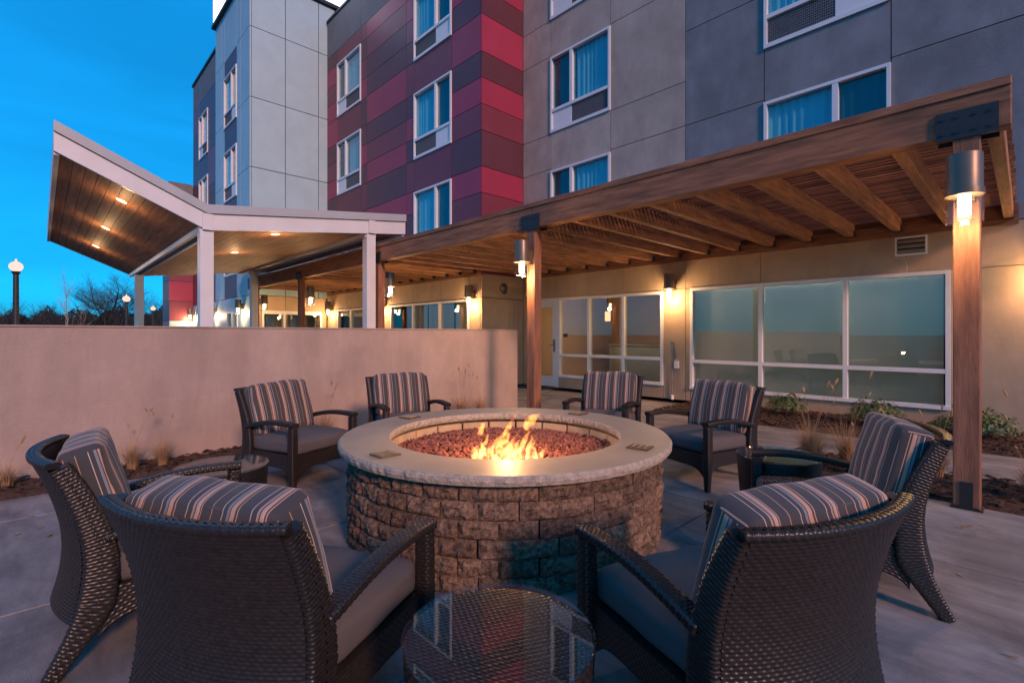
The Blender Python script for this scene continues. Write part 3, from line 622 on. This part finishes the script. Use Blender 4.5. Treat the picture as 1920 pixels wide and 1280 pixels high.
# flames
FX, FY = cw(-.03, 3.02)
fl = empty('fire', (FX, FY, .49), 'bright orange gas flames licking up from the lava rock', 'fire')
def tongue(x, y, h, rad, lean, seed, z0=0.0):
    rr = random.Random(seed); pts = []; rad_ = []; n = 12; p1, p2 = rr.random() * 6, rr.random() * 6
    for i in range(n + 1):
        s = i / n; pts.append((x + lean[0] * s ** 1.4 + .022 * math.sin(5 * s + p1) * s, y + lean[1] * s ** 1.4 + .016 * math.sin(4 * s + p2) * s, z0 + h * s))
        rad_.append(max(.0015, rad * (math.sin(math.pi * min(1, (s + .10) / 1.1) ** .62) ** .9) * (1 + .22 * math.sin(s * 9 + p1))))
    me = MB().tube(pts, rad_, 10); return link_mesh('flame', make_mesh('flame', me.v, me.f, 'flame', True), fl)
def lat(r, d=0): return (RT[0] * r + FW[0] * d, RT[1] * r + FW[1] * d)
T = [(-.19, .0, .15, .030, (-.02, 0)), (-.16, .03, .22, .026, (.03, 0)), (-.12, -.02, .16, .028, (-.03, 0)), (-.07, .0, .20, .030, (.05, 0)), (-.03, .02, .34, .034, (.09, 0)), (.0, -.03, .22, .030, (.06, 0)),
     (.05, .0, .18, .026, (.02, 0)), (.09, .04, .24, .026, (.05, 0)), (.13, -.01, .16, .034, (.02, 0)), (.17, .01, .19, .028, (-.02, 0)), (.02, .05, .14, .034, (0, 0)), (-.10, .05, .13, .03, (.02, 0)), (.20, .03, .10, .022, (.03, 0))]
for k, (r, d, h, rad, ln) in enumerate(T): x, y = lat(r, d); tongue(x, y, h * .98, rad * .72, lat(*ln), k + 5)
for k in range(16):
    r = random.uniform(-.22, .23); x, y = lat(r, random.uniform(-.07, .08)); tongue(x, y, random.uniform(.07, .20), random.uniform(.008, .018), lat(random.uniform(-.03, .06), 0), k + 70)
x, y = lat(.12, .03); tongue(x, y, .11, .034, lat(.07, 0), 40, .20); x, y = lat(-.17, .02); tongue(x, y, .09, .022, lat(.05, 0), 41, .17)
point_light('fire_light', (FX, FY, .80), 7, fl, (1, .46, .16), .03)

# ------------------------------------------------------------------ wicker furniture
def weave(u, v, pu=.027, pv=.0125):
    row = np.floor(v / pv); ph = u / pu + .5 * (row % 2); fv = v / pv - row; fu = ph - np.floor(ph)
    return np.sqrt(np.clip(np.sin(np.pi * fv), 0, 1)) * (.08 + .92 * np.clip(np.sin(np.pi * fu), 0, 1) ** .7) - .5
def sheet(fn, ul, vl, amp=.0058, su=4, sv=4, pu=.027, pv=.0125, flip=False, plain=False):
    """woven surface: fn(U,V) in 0..1 -> xyz arrays; ul/vl lengths in metres"""
    nu = max(4, int(ul / pu * su)) if not plain else 24; nv_ = max(3, int(vl / pv * sv)) if not plain else 16
    U, V = np.meshgrid(np.linspace(0, 1, nu + 1), np.linspace(0, 1, nv_ + 1), indexing='ij')
    Pn = np.stack(fn(U, V), -1); du = np.gradient(Pn, axis=0); dv = np.gradient(Pn, axis=1)
    N = np.cross(du, dv); N /= np.linalg.norm(N, axis=-1, keepdims=True) + 1e-12
    if flip: N = -N
    if not plain: Pn = Pn + N * (amp * weave(U * ul, V * vl, pu, pv))[..., None]
    i, j = np.meshgrid(np.arange(nu), np.arange(nv_), indexing='ij'); a = (i * (nv_ + 1) + j).ravel()
    F = np.stack([a, a + nv_ + 1, a + nv_ + 2, a + 1], -1)
    if flip: F = F[:, ::-1]
    return Pn.reshape(-1, 3), F
def join(parts):
    V = []; F = []; k = 0
    for v, f in parts: V.append(v); F.append(f + k); k += len(v)
    return np.concatenate(V), np.concatenate(F)
def put(name, vf, mat, parent, smooth=True): return link_mesh(name, make_mesh(name, vf[0].tolist(), vf[1].tolist(), mat, smooth), parent)
def prism_tube(path, wx, wy, ax=(1, 0, 0), pv=.0135, pu=.028, amp=.0046, rnd_=.25):
    """woven rectangular tube along path with rounded corners; wx/wy widths per path point"""
    path = np.array(path, float); k = len(path); wx = np.array(wx if hasattr(wx, '__len__') else [wx] * k); wy = np.array(wy if hasattr(wy, '__len__') else [wy] * k)
    seg = np.r_[0, np.cumsum(np.linalg.norm(np.diff(path, axis=0), axis=1))]; Ln = seg[-1]; ax = np.array(ax, float)
    def fn(U, V):
        s = V * Ln; C = np.stack([np.interp(s, seg, path[:, q]) for q in range(3)], -1)
        e = .01; T_ = np.stack([np.interp(np.clip(s + e, 0, Ln), seg, path[:, q]) - np.interp(np.clip(s - e, 0, Ln), seg, path[:, q]) for q in range(3)], -1); T_ /= np.linalg.norm(T_, axis=-1, keepdims=True)
        A = ax - T_ * (T_ @ ax)[..., None]; A /= np.linalg.norm(A, axis=-1, keepdims=True); B = np.cross(T_, A)
        p = 2 / 5.0; tt = np.linspace(0, 2 * np.pi, 721); ex = np.sign(np.cos(tt)) * np.abs(np.cos(tt)) ** p * wx.mean(); ey = np.sign(np.sin(tt)) * np.abs(np.sin(tt)) ** p * wy.mean()
        al = np.r_[0, np.cumsum(np.hypot(np.diff(ex), np.diff(ey)))]; th = np.interp(U, al / al[-1], tt); c, s_ = np.cos(th), np.sin(th)
        X = np.sign(c) * np.abs(c) ** p * np.interp(s, seg, wx) / 2; Y = np.sign(s_) * np.abs(s_) ** p * np.interp(s, seg, wy) / 2
        Q = C + A * X[..., None] + B * Y[..., None]; return Q[..., 0], Q[..., 1], Q[..., 2]
    per = 2 * (float(np.mean(wx)) + float(np.mean(wy)))
    v, f = sheet(fn, per, Ln, amp, pv=pv, pu=pu)
    nv_ = len(v); n1 = len(np.unique(f[:, 0])) ; rows = max(3, int(Ln / pv * 4)) + 1; cols_ = nv_ // rows
    parts = [(v, f)]
    for end in (0, rows - 1):
        ring = v[np.arange(cols_) * rows + end]; cen = ring.mean(0); vv = np.vstack([ring, cen]); q = np.arange(cols_ - 1)
        fa = np.stack([q, q + 1, np.full_like(q, cols_), np.full_like(q, cols_)], -1); parts.append((vv, fa))
    V_, F_ = join(parts); return V_, F_
def clean(F): return [tuple(dict.fromkeys(q)) for q in F.tolist()]
def put_tube(name, vf, parent): return link_mesh(name, make_mesh(name, vf[0].tolist(), clean(vf[1]), 'wicker', True), parent)
ZB = np.array([0, .06, .12, .20, .30, .40, .50, .60, .70, .80]); YB = np.array([-.475, -.445, -.415, -.385, -.362, -.352, -.358, -.380, -.412, -.455])
def yb(z): return np.interp(z, ZB, YB)
# smooth profile
zz = np.linspace(0, .8, 161); yy_ = np.interp(zz, ZB, YB); ker = np.hanning(25); ker /= ker.sum(); yy_ = np.convolve(np.pad(yy_, 12, mode='reflect', reflect_type='odd'), ker, 'valid')
def yb(z): return np.interp(z, zz, yy_)
HW = .325; BUL = .07
def chair():
    t = empty('lounge_chair', (0, 0, 0))
    z0, z1 = .19, .795
    def outer(U, V): z = z0 + (z1 - z0) * V; u = 2 * U - 1; return u * HW * (.97 + .03 * V), yb(z) + BUL * u * u, z
    def inner(U, V): z = z0 + (z1 - z0) * V; u = 2 * U - 1; return u * HW * (.97 + .03 * V), yb(z) + BUL * u * u + .035, z
    bp = put('back_panel', join([sheet(outer, .72, .64), sheet(inner, .72, .64, flip=True, plain=True)]), 'wicker', t)
    rim = [(HW * u * 1.0, float(yb(.8)) + BUL * u * u + .017, .80) for u in np.linspace(-1.04, 1.04, 25)]
    put_tube('top_rail', prism_tube(rim, .024, .044, ax=(0, 0, 1), pv=.012, pu=.03, amp=.003), t)
    for s in (-1, 1):
        zs = np.linspace(0, .79, 20); path = [(s * HW * (.97 + .03 * max(0, (z - z0) / (z1 - z0))), float(yb(z)) + BUL + .5 * float(np.interp(z, [0, .12, .25, .45, .79], [.05, .075, .12, .10, .06])) + .003, z) for z in zs]
        wy = np.interp(zs, [0, .12, .25, .45, .79], [.05, .075, .12, .10, .06])
        put_tube('rear_leg', prism_tube(path, .046, wy), t)
        ys = np.linspace(0, 1, 14); arm = [(s * (HW - .004), -.225 + .60 * q, .495 + .052 * q + .030 * math.sin(math.pi * q)) for q in ys]
        put_tube('arm', prism_tube(arm, .066, .036, pv=.0125, pu=.026), t)
        put_tube('front_leg', prism_tube([(s * HW * .985, .345, 0), (s * HW * .985, .345, .16), (s * HW * .985, .342, .30), (s * HW * .985, .342, .528)], [.040, .056, .062, .060], [.040, .056, .062, .060]), t)
        def side(U, V):
            y = -.235 + .55 * U; lo = .185 - .075 * np.clip((np.abs(U - .5) * 2) ** 5, 0, 1); z = lo + (.30 - lo) * V; return np.full_like(U, s * (HW - .008)), y, z
        def side_i(U, V): a, b, c = side(U, V); return a - s * .03, b, c
        def side_t(U, V): a, b, c = side(U, np.ones_like(V)); return a - s * .03 * V, b, c
        def side_b(U, V): a, b, c = side(U, np.zeros_like(V)); return a - s * .03 * V, b, c
        put('side_skirt', join([sheet(side, .55, .115, flip=(s < 0)), sheet(side_i, .55, .115, plain=True, flip=(s > 0)), sheet(side_t, .55, .03, plain=True), sheet(side_b, .55, .03, plain=True)]), 'wicker', t)
    def front(U, V): x = (-1 + 2 * U) * (HW - .03); lo = .185 - .075 * np.clip((np.abs(U - .5) * 2) ** 5, 0, 1); return x, np.full_like(U, .362), lo + (.30 - lo) * V
    def front_i(U, V): a, b, c = front(U, V); return a, b - .03, c
    def front_t(U, V): a, b, c = front(U, np.ones_like(V)); return a, b - .03 * V, c
    def front_b(U, V): a, b, c = front(U, np.zeros_like(V)); return a, b - .03 * V, c
    put('front_skirt', join([sheet(front, .63, .115, flip=True), sheet(front_i, .63, .115, plain=True), sheet(front_t, .63, .03, plain=True), sheet(front_b, .63, .03, plain=True)]), 'wicker', t)
    box('seat_deck', 'wicker', t, -HW + .04, HW - .04, -.26, .335, .265, .285)
    return t
def puff(w_, d_, h_, rad, bulge, n=18, uvmode=None):
    """soft rounded cushion centred on the origin"""
    bm = bmesh.new(); bmesh.ops.create_cube(bm, size=2); bmesh.ops.subdivide_edges(bm, edges=bm.edges[:], cuts=n, use_grid_fill=True)
    half = Vector((w_ / 2, d_ / 2, h_ / 2)); V = []; UV = []
    for q in bm.verts:
        c = q.co; p = Vector((c.x * half.x, c.y * half.y, c.z * half.z)); inn = Vector([max(-half[i] + rad, min(half[i] - rad, p[i])) for i in range(3)])
        dlt = p - inn
        if dlt.length > 1e-6: p = inn + dlt.normalized() * rad if sum(abs(dlt[i]) > 1e-6 for i in range(3)) > 1 else p
        for ax in range(3):
            o = [i for i in range(3) if i != ax]
            if abs(c[ax]) > .999: p[ax] += math.copysign(bulge * (1 - c[o[0]] ** 2) ** .8 * (1 - c[o[1]] ** 2) ** .8, c[ax])
        p += Vector((noise.noise(p * 7), noise.noise(p * 7 + Vector((5, 0, 0))), noise.noise(p * 7 + Vector((0, 9, 0))))) * .006; p += Vector((0, noise.noise(Vector((p.x * 9, 3, p.z * 26))), noise.noise(Vector((p.x * 14, p.y * 14, 7))))) * .0022
        V.append(p)
    F = [tuple(x.index for x in f.verts) for f in bm.faces]; fn = [f.normal.copy() for f in bm.faces]; bm.free()
    return V, F
def cushion_mesh(name, V, F, mat, striped):
    me = make_mesh(name, V, F, mat, True)
    if striped:
        ul = me.uv_layers.new(name='UVMap')
        for p in me.polygons:
            side = abs(p.normal.x) > .8
            for li in p.loop_indices:
                c = me.vertices[me.loops[li].vertex_index].co
                ul.data[li].uv = ((c.y * 1.0 + .31 * (1 if p.normal.x > 0 else -1) + .6) if side else c.x + .6, c.z)
    return me
proto = chair()
V, F = puff(.58, .60, .135, .038, .014)
sc_ = link_mesh('seat_cushion', cushion_mesh('seat_cushion', V, F, 'grey_cushion', False), proto, (0, .045, .355))
V, F = puff(.57, .150, .445, .030, .016)
bc = link_mesh('back_cushion', cushion_mesh('back_cushion', V, F, 'stripe', True), proto, (0, -.232, .618), (R(15), 0, 0))
def welt(ysgn):
    pts = []
    for k in range(49):
        a = 2 * math.pi * k / 48; c, s = math.cos(a), math.sin(a); p = .22
        pts.append((math.copysign(abs(c) ** p, c) * .273, ysgn * .056, math.copysign(abs(s) ** p, s) * .218))
    return pts
wm = MB()
for ys in (-1, 1): wm.tube(welt(ys), .0048, 6, cap=False)
link_mesh('piping', make_mesh('piping', wm.v, wm.f, 'grey_cushion', True), bc)

PIT = (-.045, 3.42)
CH_ = [((-1.90, 2.05), (.77, .64), 'wicker lounge chair with striped cushion by the wall-side table, farther from the hotel'),
       ((-.875, 1.32), (.335, .942), 'wicker lounge chair at the table farthest from the hotel, on the garden wall side'),
       ((.865, 1.31), (-.408, .913), 'wicker lounge chair at the table farthest from the hotel, on the lantern post side'),
       ((2.07, 2.50), (-.93, .37), 'wicker lounge chair next to the lantern post and its table, farther from the hotel'),
       ((-2.25, 4.58), (.88, -.46), 'wicker lounge chair by the wall-side table, nearer the hotel'),
       ((-1.32, 5.62), (.50, -.86), 'wicker lounge chair in front of the free end of the beige wall'),
       ((1.196, 5.79), (-.46, -.886), 'wicker lounge chair standing in front of the lobby window and door'),
       ((2.06, 4.64), (-.87, -.49), 'wicker lounge chair beside the lantern post table, in front of the green shrubs')]
for k, ((r, d), (fr_, fd), lab) in enumerate(CH_):
    o = proto if k == 0 else copy_tree(proto)
    l = math.hypot(fr_, fd); fr_, fd = fr_ / l, fd / l
    x, y = cw(r + .375 * fr_, d + .375 * fd); fx, fy = cw(fr_, fd)
    o.location = (x, y, 0); o.rotation_euler = (0, 0, math.atan2(fy, fx) - math.pi / 2)
    tag(o, lab, 'chair', 'lounge chairs around the fire pit')
    b = [c for c in o.children if c.name.startswith('back_cushion')][0]
    b.rotation_euler = (R(15 + random.uniform(-1.5, 1.5)), R(random.uniform(-1.5, 1.5)), R(random.uniform(-2.5, 2.5)))
# round tables
def table():
    t = empty('side_table', (0, 0, 0)); RT_ = .245
    def drum(U, V): th = U * 2 * np.pi; r = RT_ - .035 * (1 - V) ** 1.5; return r * np.cos(th), r * np.sin(th), .10 + .385 * V
    put('woven_drum', sheet(drum, 2 * math.pi * RT_, .385), 'wicker', t)
    def top(U, V): th = U * 2 * np.pi; r = .004 + (RT_ - .004) * V; return r * np.cos(th), r * np.sin(th), np.full_like(U, .487)
    n = 64; vv = []; G = np.linspace(-1, 1, 150); XX, YY = np.meshgrid(G, G, indexing='ij')
    # disc grid mapped from a square so the weave stays straight
    xx = XX * np.sqrt(1 - YY ** 2 / 2) * RT_; yy2 = YY * np.sqrt(1 - XX ** 2 / 2) * RT_; zz2 = .485 + .003 * weave(xx, yy2 + 1, .022, .011)
    v = np.stack([xx, yy2, zz2], -1).reshape(-1, 3); i, j = np.meshgrid(np.arange(149), np.arange(149), indexing='ij'); a = (i * 150 + j).ravel(); f = np.stack([a, a + 150, a + 151, a + 1], -1)
    put('woven_top', (v, f), 'wicker', t)
    for k in range(4):
        a = math.pi / 4 + k * math.pi / 2; MB().tube([(.19 * math.cos(a), .19 * math.sin(a), 0), (.205 * math.cos(a), .205 * math.sin(a), .14)], [.016, .022], 10).build('foot', 'wicker', t, True)
    MB().lathe(0, 0, [(.0001, .499), (.250, .499), (.253, .496), (.253, .493), (.250, .490), (.0001, .490)], 72).build('glass_top', 'table_glass', t, True)
    return t
tp = table()
for k, ((r, d), lab) in enumerate((((-.035, 1.30), 'round wicker table with glass top farthest from the hotel, between two chairs'), ((-1.74, 2.96), 'round wicker glass-topped table beside the garden wall bed'), ((1.74, 3.22), 'round wicker glass-topped table near the lantern post'))):
    o = tp if k == 0 else copy_tree(tp); x, y = cw(r, d); o.location = (x, y, 0); o.rotation_euler = (0, 0, R(20 + 40 * k)); tag(o, lab, 'table', 'round wicker side tables')

# ------------------------------------------------------------------ plants
def grass_mesh(seed, n=130, h=.42):
    rr = random.Random(seed); m = MB()
    for _ in range(n):
        a = rr.random() * 6.28; l = h * rr.uniform(.45, 1.0); out = rr.uniform(.05, .75) * l; b = rr.uniform(0, .05); base = Vector((b * math.cos(a), b * math.sin(a), 0)); wd = rr.uniform(.0015, .003)
        dr = Vector((math.cos(a), math.sin(a), 0)); pp = Vector((-math.sin(a), math.cos(a), 0)) * wd; pts = []
        for i in range(5):
            s = i / 4; pts.append(base + dr * out * s ** 1.8 + Vector((0, 0, l * (s - .35 * s * s * (out / l)))))
        vs = []
        for i, p in enumerate(pts): q = pp * (1 - i / 4.6); vs += [p - q, p + q]
        m.add(vs, [(2 * i, 2 * i + 1, 2 * i + 3, 2 * i + 2) for i in range(4)])
    for _ in range(3):
        a = rr.random() * 6.28; l = h * rr.uniform(1.2, 1.7); dr = Vector((math.cos(a), math.sin(a), 0)) * .25 * l
        pts = [dr * (i / 5) ** 2 + Vector((0, 0, l * i / 5)) for i in range(6)]; m.tube(pts, .0013, 4)
        m.tube([pts[-1] + (pts[-1] - pts[-2]) * (i * .12) for i in range(5)], [.002, .008, .010, .007, .001], 6)
    return m
GM = []
for s, (n, h) in enumerate(((260, .34), (320, .42), (240, .28), (280, .50))):
    q = grass_mesh(s, n, h); GM.append(make_mesh('grass_blades', q.v, q.f, 'dry_grass'))
def grass(x, y, k, sc__, lab, grp=None):
    t = empty('grass_clump', (x, y, .02)); tag(t, lab, 'ornamental grass', grp); o = link_mesh('blades', GM[k], t); o.scale = (sc__,) * 3; o.rotation_euler = (0, 0, random.random() * 6)
for x, y, k, s in ((-5.72, -.55, 2, 1.0), (-5.8, -.2, 2, .9), (-5.75, .62, 0, .95), (-5.72, .85, 1, .8), (-5.78, 2.15, 0, .9), (-5.8, 2.45, 1, 1.0), (-5.78, 4.5, 1, 1.1), (-5.76, 4.85, 3, .9)):
    grass(x, y, k, s, 'clump of dry tan ornamental grass at the foot of the garden wall', 'grass clumps along the garden wall')
for x, y, k, s in ((-1.45, 5.45, 1, 1.15), (-1.55, 5.75, 0, 1.1), (-1.2, 5.6, 3, 1.0), (-.75, 5.5, 1, .8), (.05, 5.35, 3, .9), (.3, 5.6, 1, .9), (.02, 5.75, 0, .8), (.6, 5.4, 1, 1.0), (-1.4, 5.3, 3, .9), (-1.05, 5.35, 0, 1.0), (.18, 5.3, 0, 1.1), (-.55, 5.75, 1, .9), (.4, 5.3, 3, .8)):
    grass(x, y, k, s, 'clump of dry tan grass in the bed around the lantern post', 'grass clumps around the lantern post')
def shrub_mesh(seed, n=650, rx_=.30, rz_=.26):
    rr = random.Random(seed); m = MB()
    for _ in range(n):
        th = rr.random() * 6.28; cz = rr.uniform(-.2, 1); rad = rr.uniform(.55, 1.02) * (1 + .12 * math.sin(th * 5 + seed) * cz); sx = math.sqrt(max(0, 1 - cz * cz))
        c = Vector((rx_ * rad * sx * math.cos(th), rx_ * rad * sx * math.sin(th), rz_ * .55 + rz_ * rad * cz * .8)); nrm = Vector((sx * math.cos(th), sx * math.sin(th), cz + .5)).normalized()
        a = nrm.orthogonal().normalized(); a.rotate(Matrix.Rotation(rr.random() * 6.28, 3, nrm)); b = nrm.cross(a); l, wd = rr.uniform(.022, .042), rr.uniform(.009, .015); a = (a + nrm * rr.uniform(-.3, .6)).normalized()
        m.add([c - a * l, c + b * wd + nrm * .004, c + a * l, c - b * wd + nrm * .004], [(0, 1, 2), (0, 2, 3)])
    return m
for k, (px, y, s, lab) in enumerate(((1475, 8.35, 1.0, 'rounded green shrub under the wide window next to the striped chair'), (1640, 8.2, 1.1, 'green shrub under the wide window behind the dry grass'), (1845, 8.15, 1.05, 'green shrub against the wall behind the lantern post'), (1781, 8.3, .7, 'small green shrub beside the lantern post'))):
    t_ = (px - 960) / 924; d = y / (FW[1] + RT[1] * t_); x = (FW[0] + RT[0] * t_) * d
    t = empty('shrub', (x, y, .02), lab, 'shrub'); m = shrub_mesh(k); o = link_mesh('foliage', make_mesh('foliage', m.v, m.f, 'shrub_leaf'), t); o.scale = (s,) * 3
    sm = MB()
    for q in range(5): a = q * 1.26; sm.tube([(0, 0, 0), (.09 * s * math.cos(a), .09 * s * math.sin(a), .17 * s)], .006, 5)
    link_mesh('stem', make_mesh('stem', sm.v, sm.f, 'bark'), t)

# ------------------------------------------------------------------ small fittings
cd = empty('conduit', (-4.84, YF - .03, 0), 'vertical steel conduit pipe with outlet box on the tan pier', 'conduit')
MB().tube([(-4.84, YF - .035, 0), (-4.84, YF - .035, 1.1)], .014, 10).build('pipe', 'pipe_steel', cd, True); MB().cyl(-4.84, YF - .035, .0, .09, .03, 12).build('pipe_base', 'white_frame', cd, True)
MB().tube([(-4.84, YF - .06, .8), (-4.83, YF - .05, 1.12), (-4.80, YF - .07, 1.14)], .022, 8).cyl(-4.84, YF - .05, 1.0, 1.15, .032, 12).build('valve', 'pipe_steel', cd, True); box('outlet_box', 'white_frame', cd, -4.79, -4.71, YF - .06, YF, .62, .76)
vt = empty('wall_vent', (-1.15, YF, 2.6), 'small white louvred vent on the tan wall under the pergola', 'vent')
box('vent_frame', 'white_frame', vt, -1.33, -.97, YF - .035, YF, 2.42, 2.445); box('vent_frame', 'white_frame', vt, -1.33, -.97, YF - .035, YF, 2.665, 2.69)
for k in range(3): MB().prism([(YF - .045, 2.455 + k * .07), (YF - .004, 2.50 + k * .07), (YF - .004, 2.508 + k * .07), (YF - .045, 2.463 + k * .07)], 'x', -1.31, -.99).build('louvre', 'tan_panel', vt)
box('vent_back', 'black_steel', vt, -1.31, -.99, YF - .003, YF - .001, 2.445, 2.665)
for s in (-1.33, -.99): box('vent_frame', 'white_frame', vt, s, s + .02, YF - .034, YF, 2.445, 2.665)
sp = empty('wall_bell', (XR, 8.35, 2.42), 'round dark alarm bell on the tan return wall of the crimson block', 'bell')
MB().tube([(XR, 8.35, 2.44), (XR + .03, 8.35, 2.44), (XR + .06, 8.35, 2.44)], [.12, .12, .05], 24).build('gong', 'bronze_metal', sp, True); box('mount', 'black_steel', sp, XR, XR + .05, 8.33, 8.42, 2.30, 2.34)
dm = box('door_mat', 'rubber_mat', None, -8.7, -7.7, YF - .75, YF - .10, .001, .014, bevel=.004); tag(dm, 'dark rubber door mat on the concrete before the glazed door', 'mat')

# ------------------------------------------------------------------ lamp posts and trees beyond
def lamp_post(px, d, zc, rg, lab):
    x, y = cw((px - 960) / 924 * d, d); t = empty('lamp_post', (x, y, -.12), lab, 'street lamp', 'globe lamp posts beyond the wall')
    MB().lathe(x, y, [(.001, -.12), (.16, -.12), (.15, .15), (.09, .3), (.085, 1.2), (.075, zc - rg - .08), (.11, zc - rg - .04), (.12, zc - rg + .02), (.001, zc - rg + .03)], 20).build('pole', 'black_steel', t, True)
    MB().lathe(x, y, [(.001, zc - rg)] + [(rg * math.sin(math.pi * k / 14), zc - rg * .92 * math.cos(math.pi * k / 14)) for k in range(2, 13)] + [(.04, zc + rg * .95), (.02, zc + rg * 1.35), (.001, zc + rg * 1.5)], 24).build('globe', 'globe', t, True)
    point_light('globe_light', (x, y, zc + rg * 2.1), 25, t, (1, .66, .45), .2)
lamp_post(30, 17, 3.62, .185, 'tall globe lamp post standing clear of the white canopy')
lamp_post(237, 30, 3.45, .20, 'globe lamp post in front of the big bare oak')
lamp_post(287, 46, 3.7, .20, 'small distant globe lamp post between canopy post and hotel')
lamp_post(328, 30, 3.65, .19, 'globe lamp post standing before the far red block')
def branch_tree(seed, H, spread, levels, trunk_r, up=.35, kids=(3, 4), start=.25):
    rr = random.Random(seed); m = MB(); n = [0]
    def grow(p, d, l, r, lv):
        k = 4; pts = [p]; rd = [r]; q = p.copy(); dd = d.copy()
        for i in range(k):
            dd = (dd + Vector((rr.gauss(0, .16), rr.gauss(0, .16), rr.gauss(0, .10) + .05))).normalized(); q = q + dd * (l / k); pts.append(q.copy()); rd.append(r * (1 - .55 * (i + 1) / k))
        m.tube(pts, rd, 5 if lv < 2 else 3, cap=False)
        if lv >= levels: return
        for _ in range(rr.randint(*kids) + (1 if lv >= 1 else 0)):
            f = rr.uniform(start if lv == 0 else .25, 1); i = min(int(f * k), k - 1); b = pts[i].lerp(pts[i + 1], f * k - i)
            a = rr.random() * 6.28; o = Vector((math.cos(a), math.sin(a), rr.uniform(-.1, .5))); nd = (dd * up + o * spread).normalized()
            grow(b, nd, l * rr.uniform(.52, .78), rd[i] * rr.uniform(.42, .62), lv + 1)
        grow(pts[-1], dd, l * .62, rd[-1], lv + 1)
    grow(Vector((0, 0, -.12)), Vector((0, 0, 1)), H * .42, trunk_r, 0); return m
def tree(px, d, mesh_, lab, grp, mat='far_twig', nm='bare_tree', scale=1, rz=0):
    x, y = cw((px - 960) / 924 * d, d); t = empty(nm, (x, y, -.12)); tag(t, lab, 'tree', grp)
    o = link_mesh('branches', mesh_, t); o.scale = (scale,) * 3; o.rotation_euler = (0, 0, rz)
    return t
bt = branch_tree(31, 14.5, .95, 5, .42, .55, (4, 5), .40); tree(199, 88, make_mesh('branches', bt.v, bt.f, 'far_twig'), 'broad bare oak with a round dense crown rising above the tree line', None)
yt = branch_tree(11, 6.0, .35, 3, .05, 1.0, (3, 4), .15); tree(127, 27, make_mesh('branches', yt.v, yt.f, 'pale_bark'), 'slender pale young bare tree standing in front of the oak', None, nm='young_tree')
TMs = []
for s in range(4): q = branch_tree(20 + s, 11.5, .75, 4, .2, .7, (4, 5), .1); TMs.append(make_mesh('branches', q.v, q.f, 'far_twig'))
for k in range(17):
    px = -60 + 26 * k + random.uniform(-8, 8); tree(px, random.uniform(72, 86), TMs[k % 4], 'dark bare tree in the far row beyond the lamp posts', 'bare trees in the far row', scale=random.uniform(.6, .85), rz=random.random() * 6)
def bush_mesh(seed):
    rr = random.Random(seed); m = MB()
    for _ in range(2600):
        th = rr.random() * 6.28; cz = rr.random(); r = rr.random() ** .4 * (1 + .25 * math.sin(3 * th + seed)); q = math.sqrt(max(0, 1 - cz ** 2.5)) * (1 + .18 * math.sin(7 * th + 4 * cz + seed)); c = Vector((3.6 * r * math.cos(th) * q, 3.6 * r * math.sin(th) * q, .1 + 4.2 * cz * (1 - .2 * r + .12 * math.sin(5 * th))))
        a = Vector((rr.gauss(0, 1), rr.gauss(0, 1), rr.gauss(0, 1))).normalized(); b = a.orthogonal().normalized(); l = rr.uniform(.12, .30)
        m.add([c - a * l, c + b * l * .5, c + a * l, c - b * l * .5], [(0, 1, 2, 3)])
    return m
BMs = []
for s in range(3): q = bush_mesh(s); BMs.append(make_mesh('foliage', q.v, q.f, 'far_leaf'))
for k in range(20):
    px = -70 + 23 * k + random.uniform(-8, 8); d = random.uniform(86, 98); x, y = cw((px - 960) / 924 * d, d)
    t = empty('evergreen_bush', (x, y, -.12)); tag(t, 'dark evergreen thicket bush behind the far bare trees', 'bush', 'evergreen bushes behind the far trees')
    o = link_mesh('foliage', BMs[k % 3], t); o.scale = (random.uniform(.8, 1.2),) * 2 + (random.uniform(1.0, 1.5),); o.rotation_euler = (0, 0, random.random() * 6)

# ------------------------------------------------------------------ fallen leaves on the slabs
lm = MB().add([(-.03, 0, .004), (-.008, .014, .010), (.03, .002, .016), (.004, -.014, .006), (.0, .0, .004)], [(0, 3, 4), (3, 2, 4), (2, 1, 4), (1, 0, 4)]); LM = make_mesh('fallen_leaf', lm.v, lm.f, 'dry_grass')
for k in range(26):
    r, d = random.choice(((-3.0, 3.4), (-2.9, 2.6), (2.6, 3.0), (2.3, 1.9), (.9, 6.6), (-3.2, 3.0), (2.9, 3.6)))
    x, y = cw(r + random.uniform(-.5, .5), d + random.uniform(-.5, .5))
    if x < -5.4: continue
    o = link_mesh('fallen_leaf', LM, None, (x, y, .001), (random.uniform(-.1, .1), random.uniform(-.1, .1), random.random() * 6.28)); o.scale = (random.uniform(.6, 1.2),) * 3
    tag(o, 'small dry fallen leaf lying on the concrete slabs', 'leaf', 'fallen leaves on the slabs')
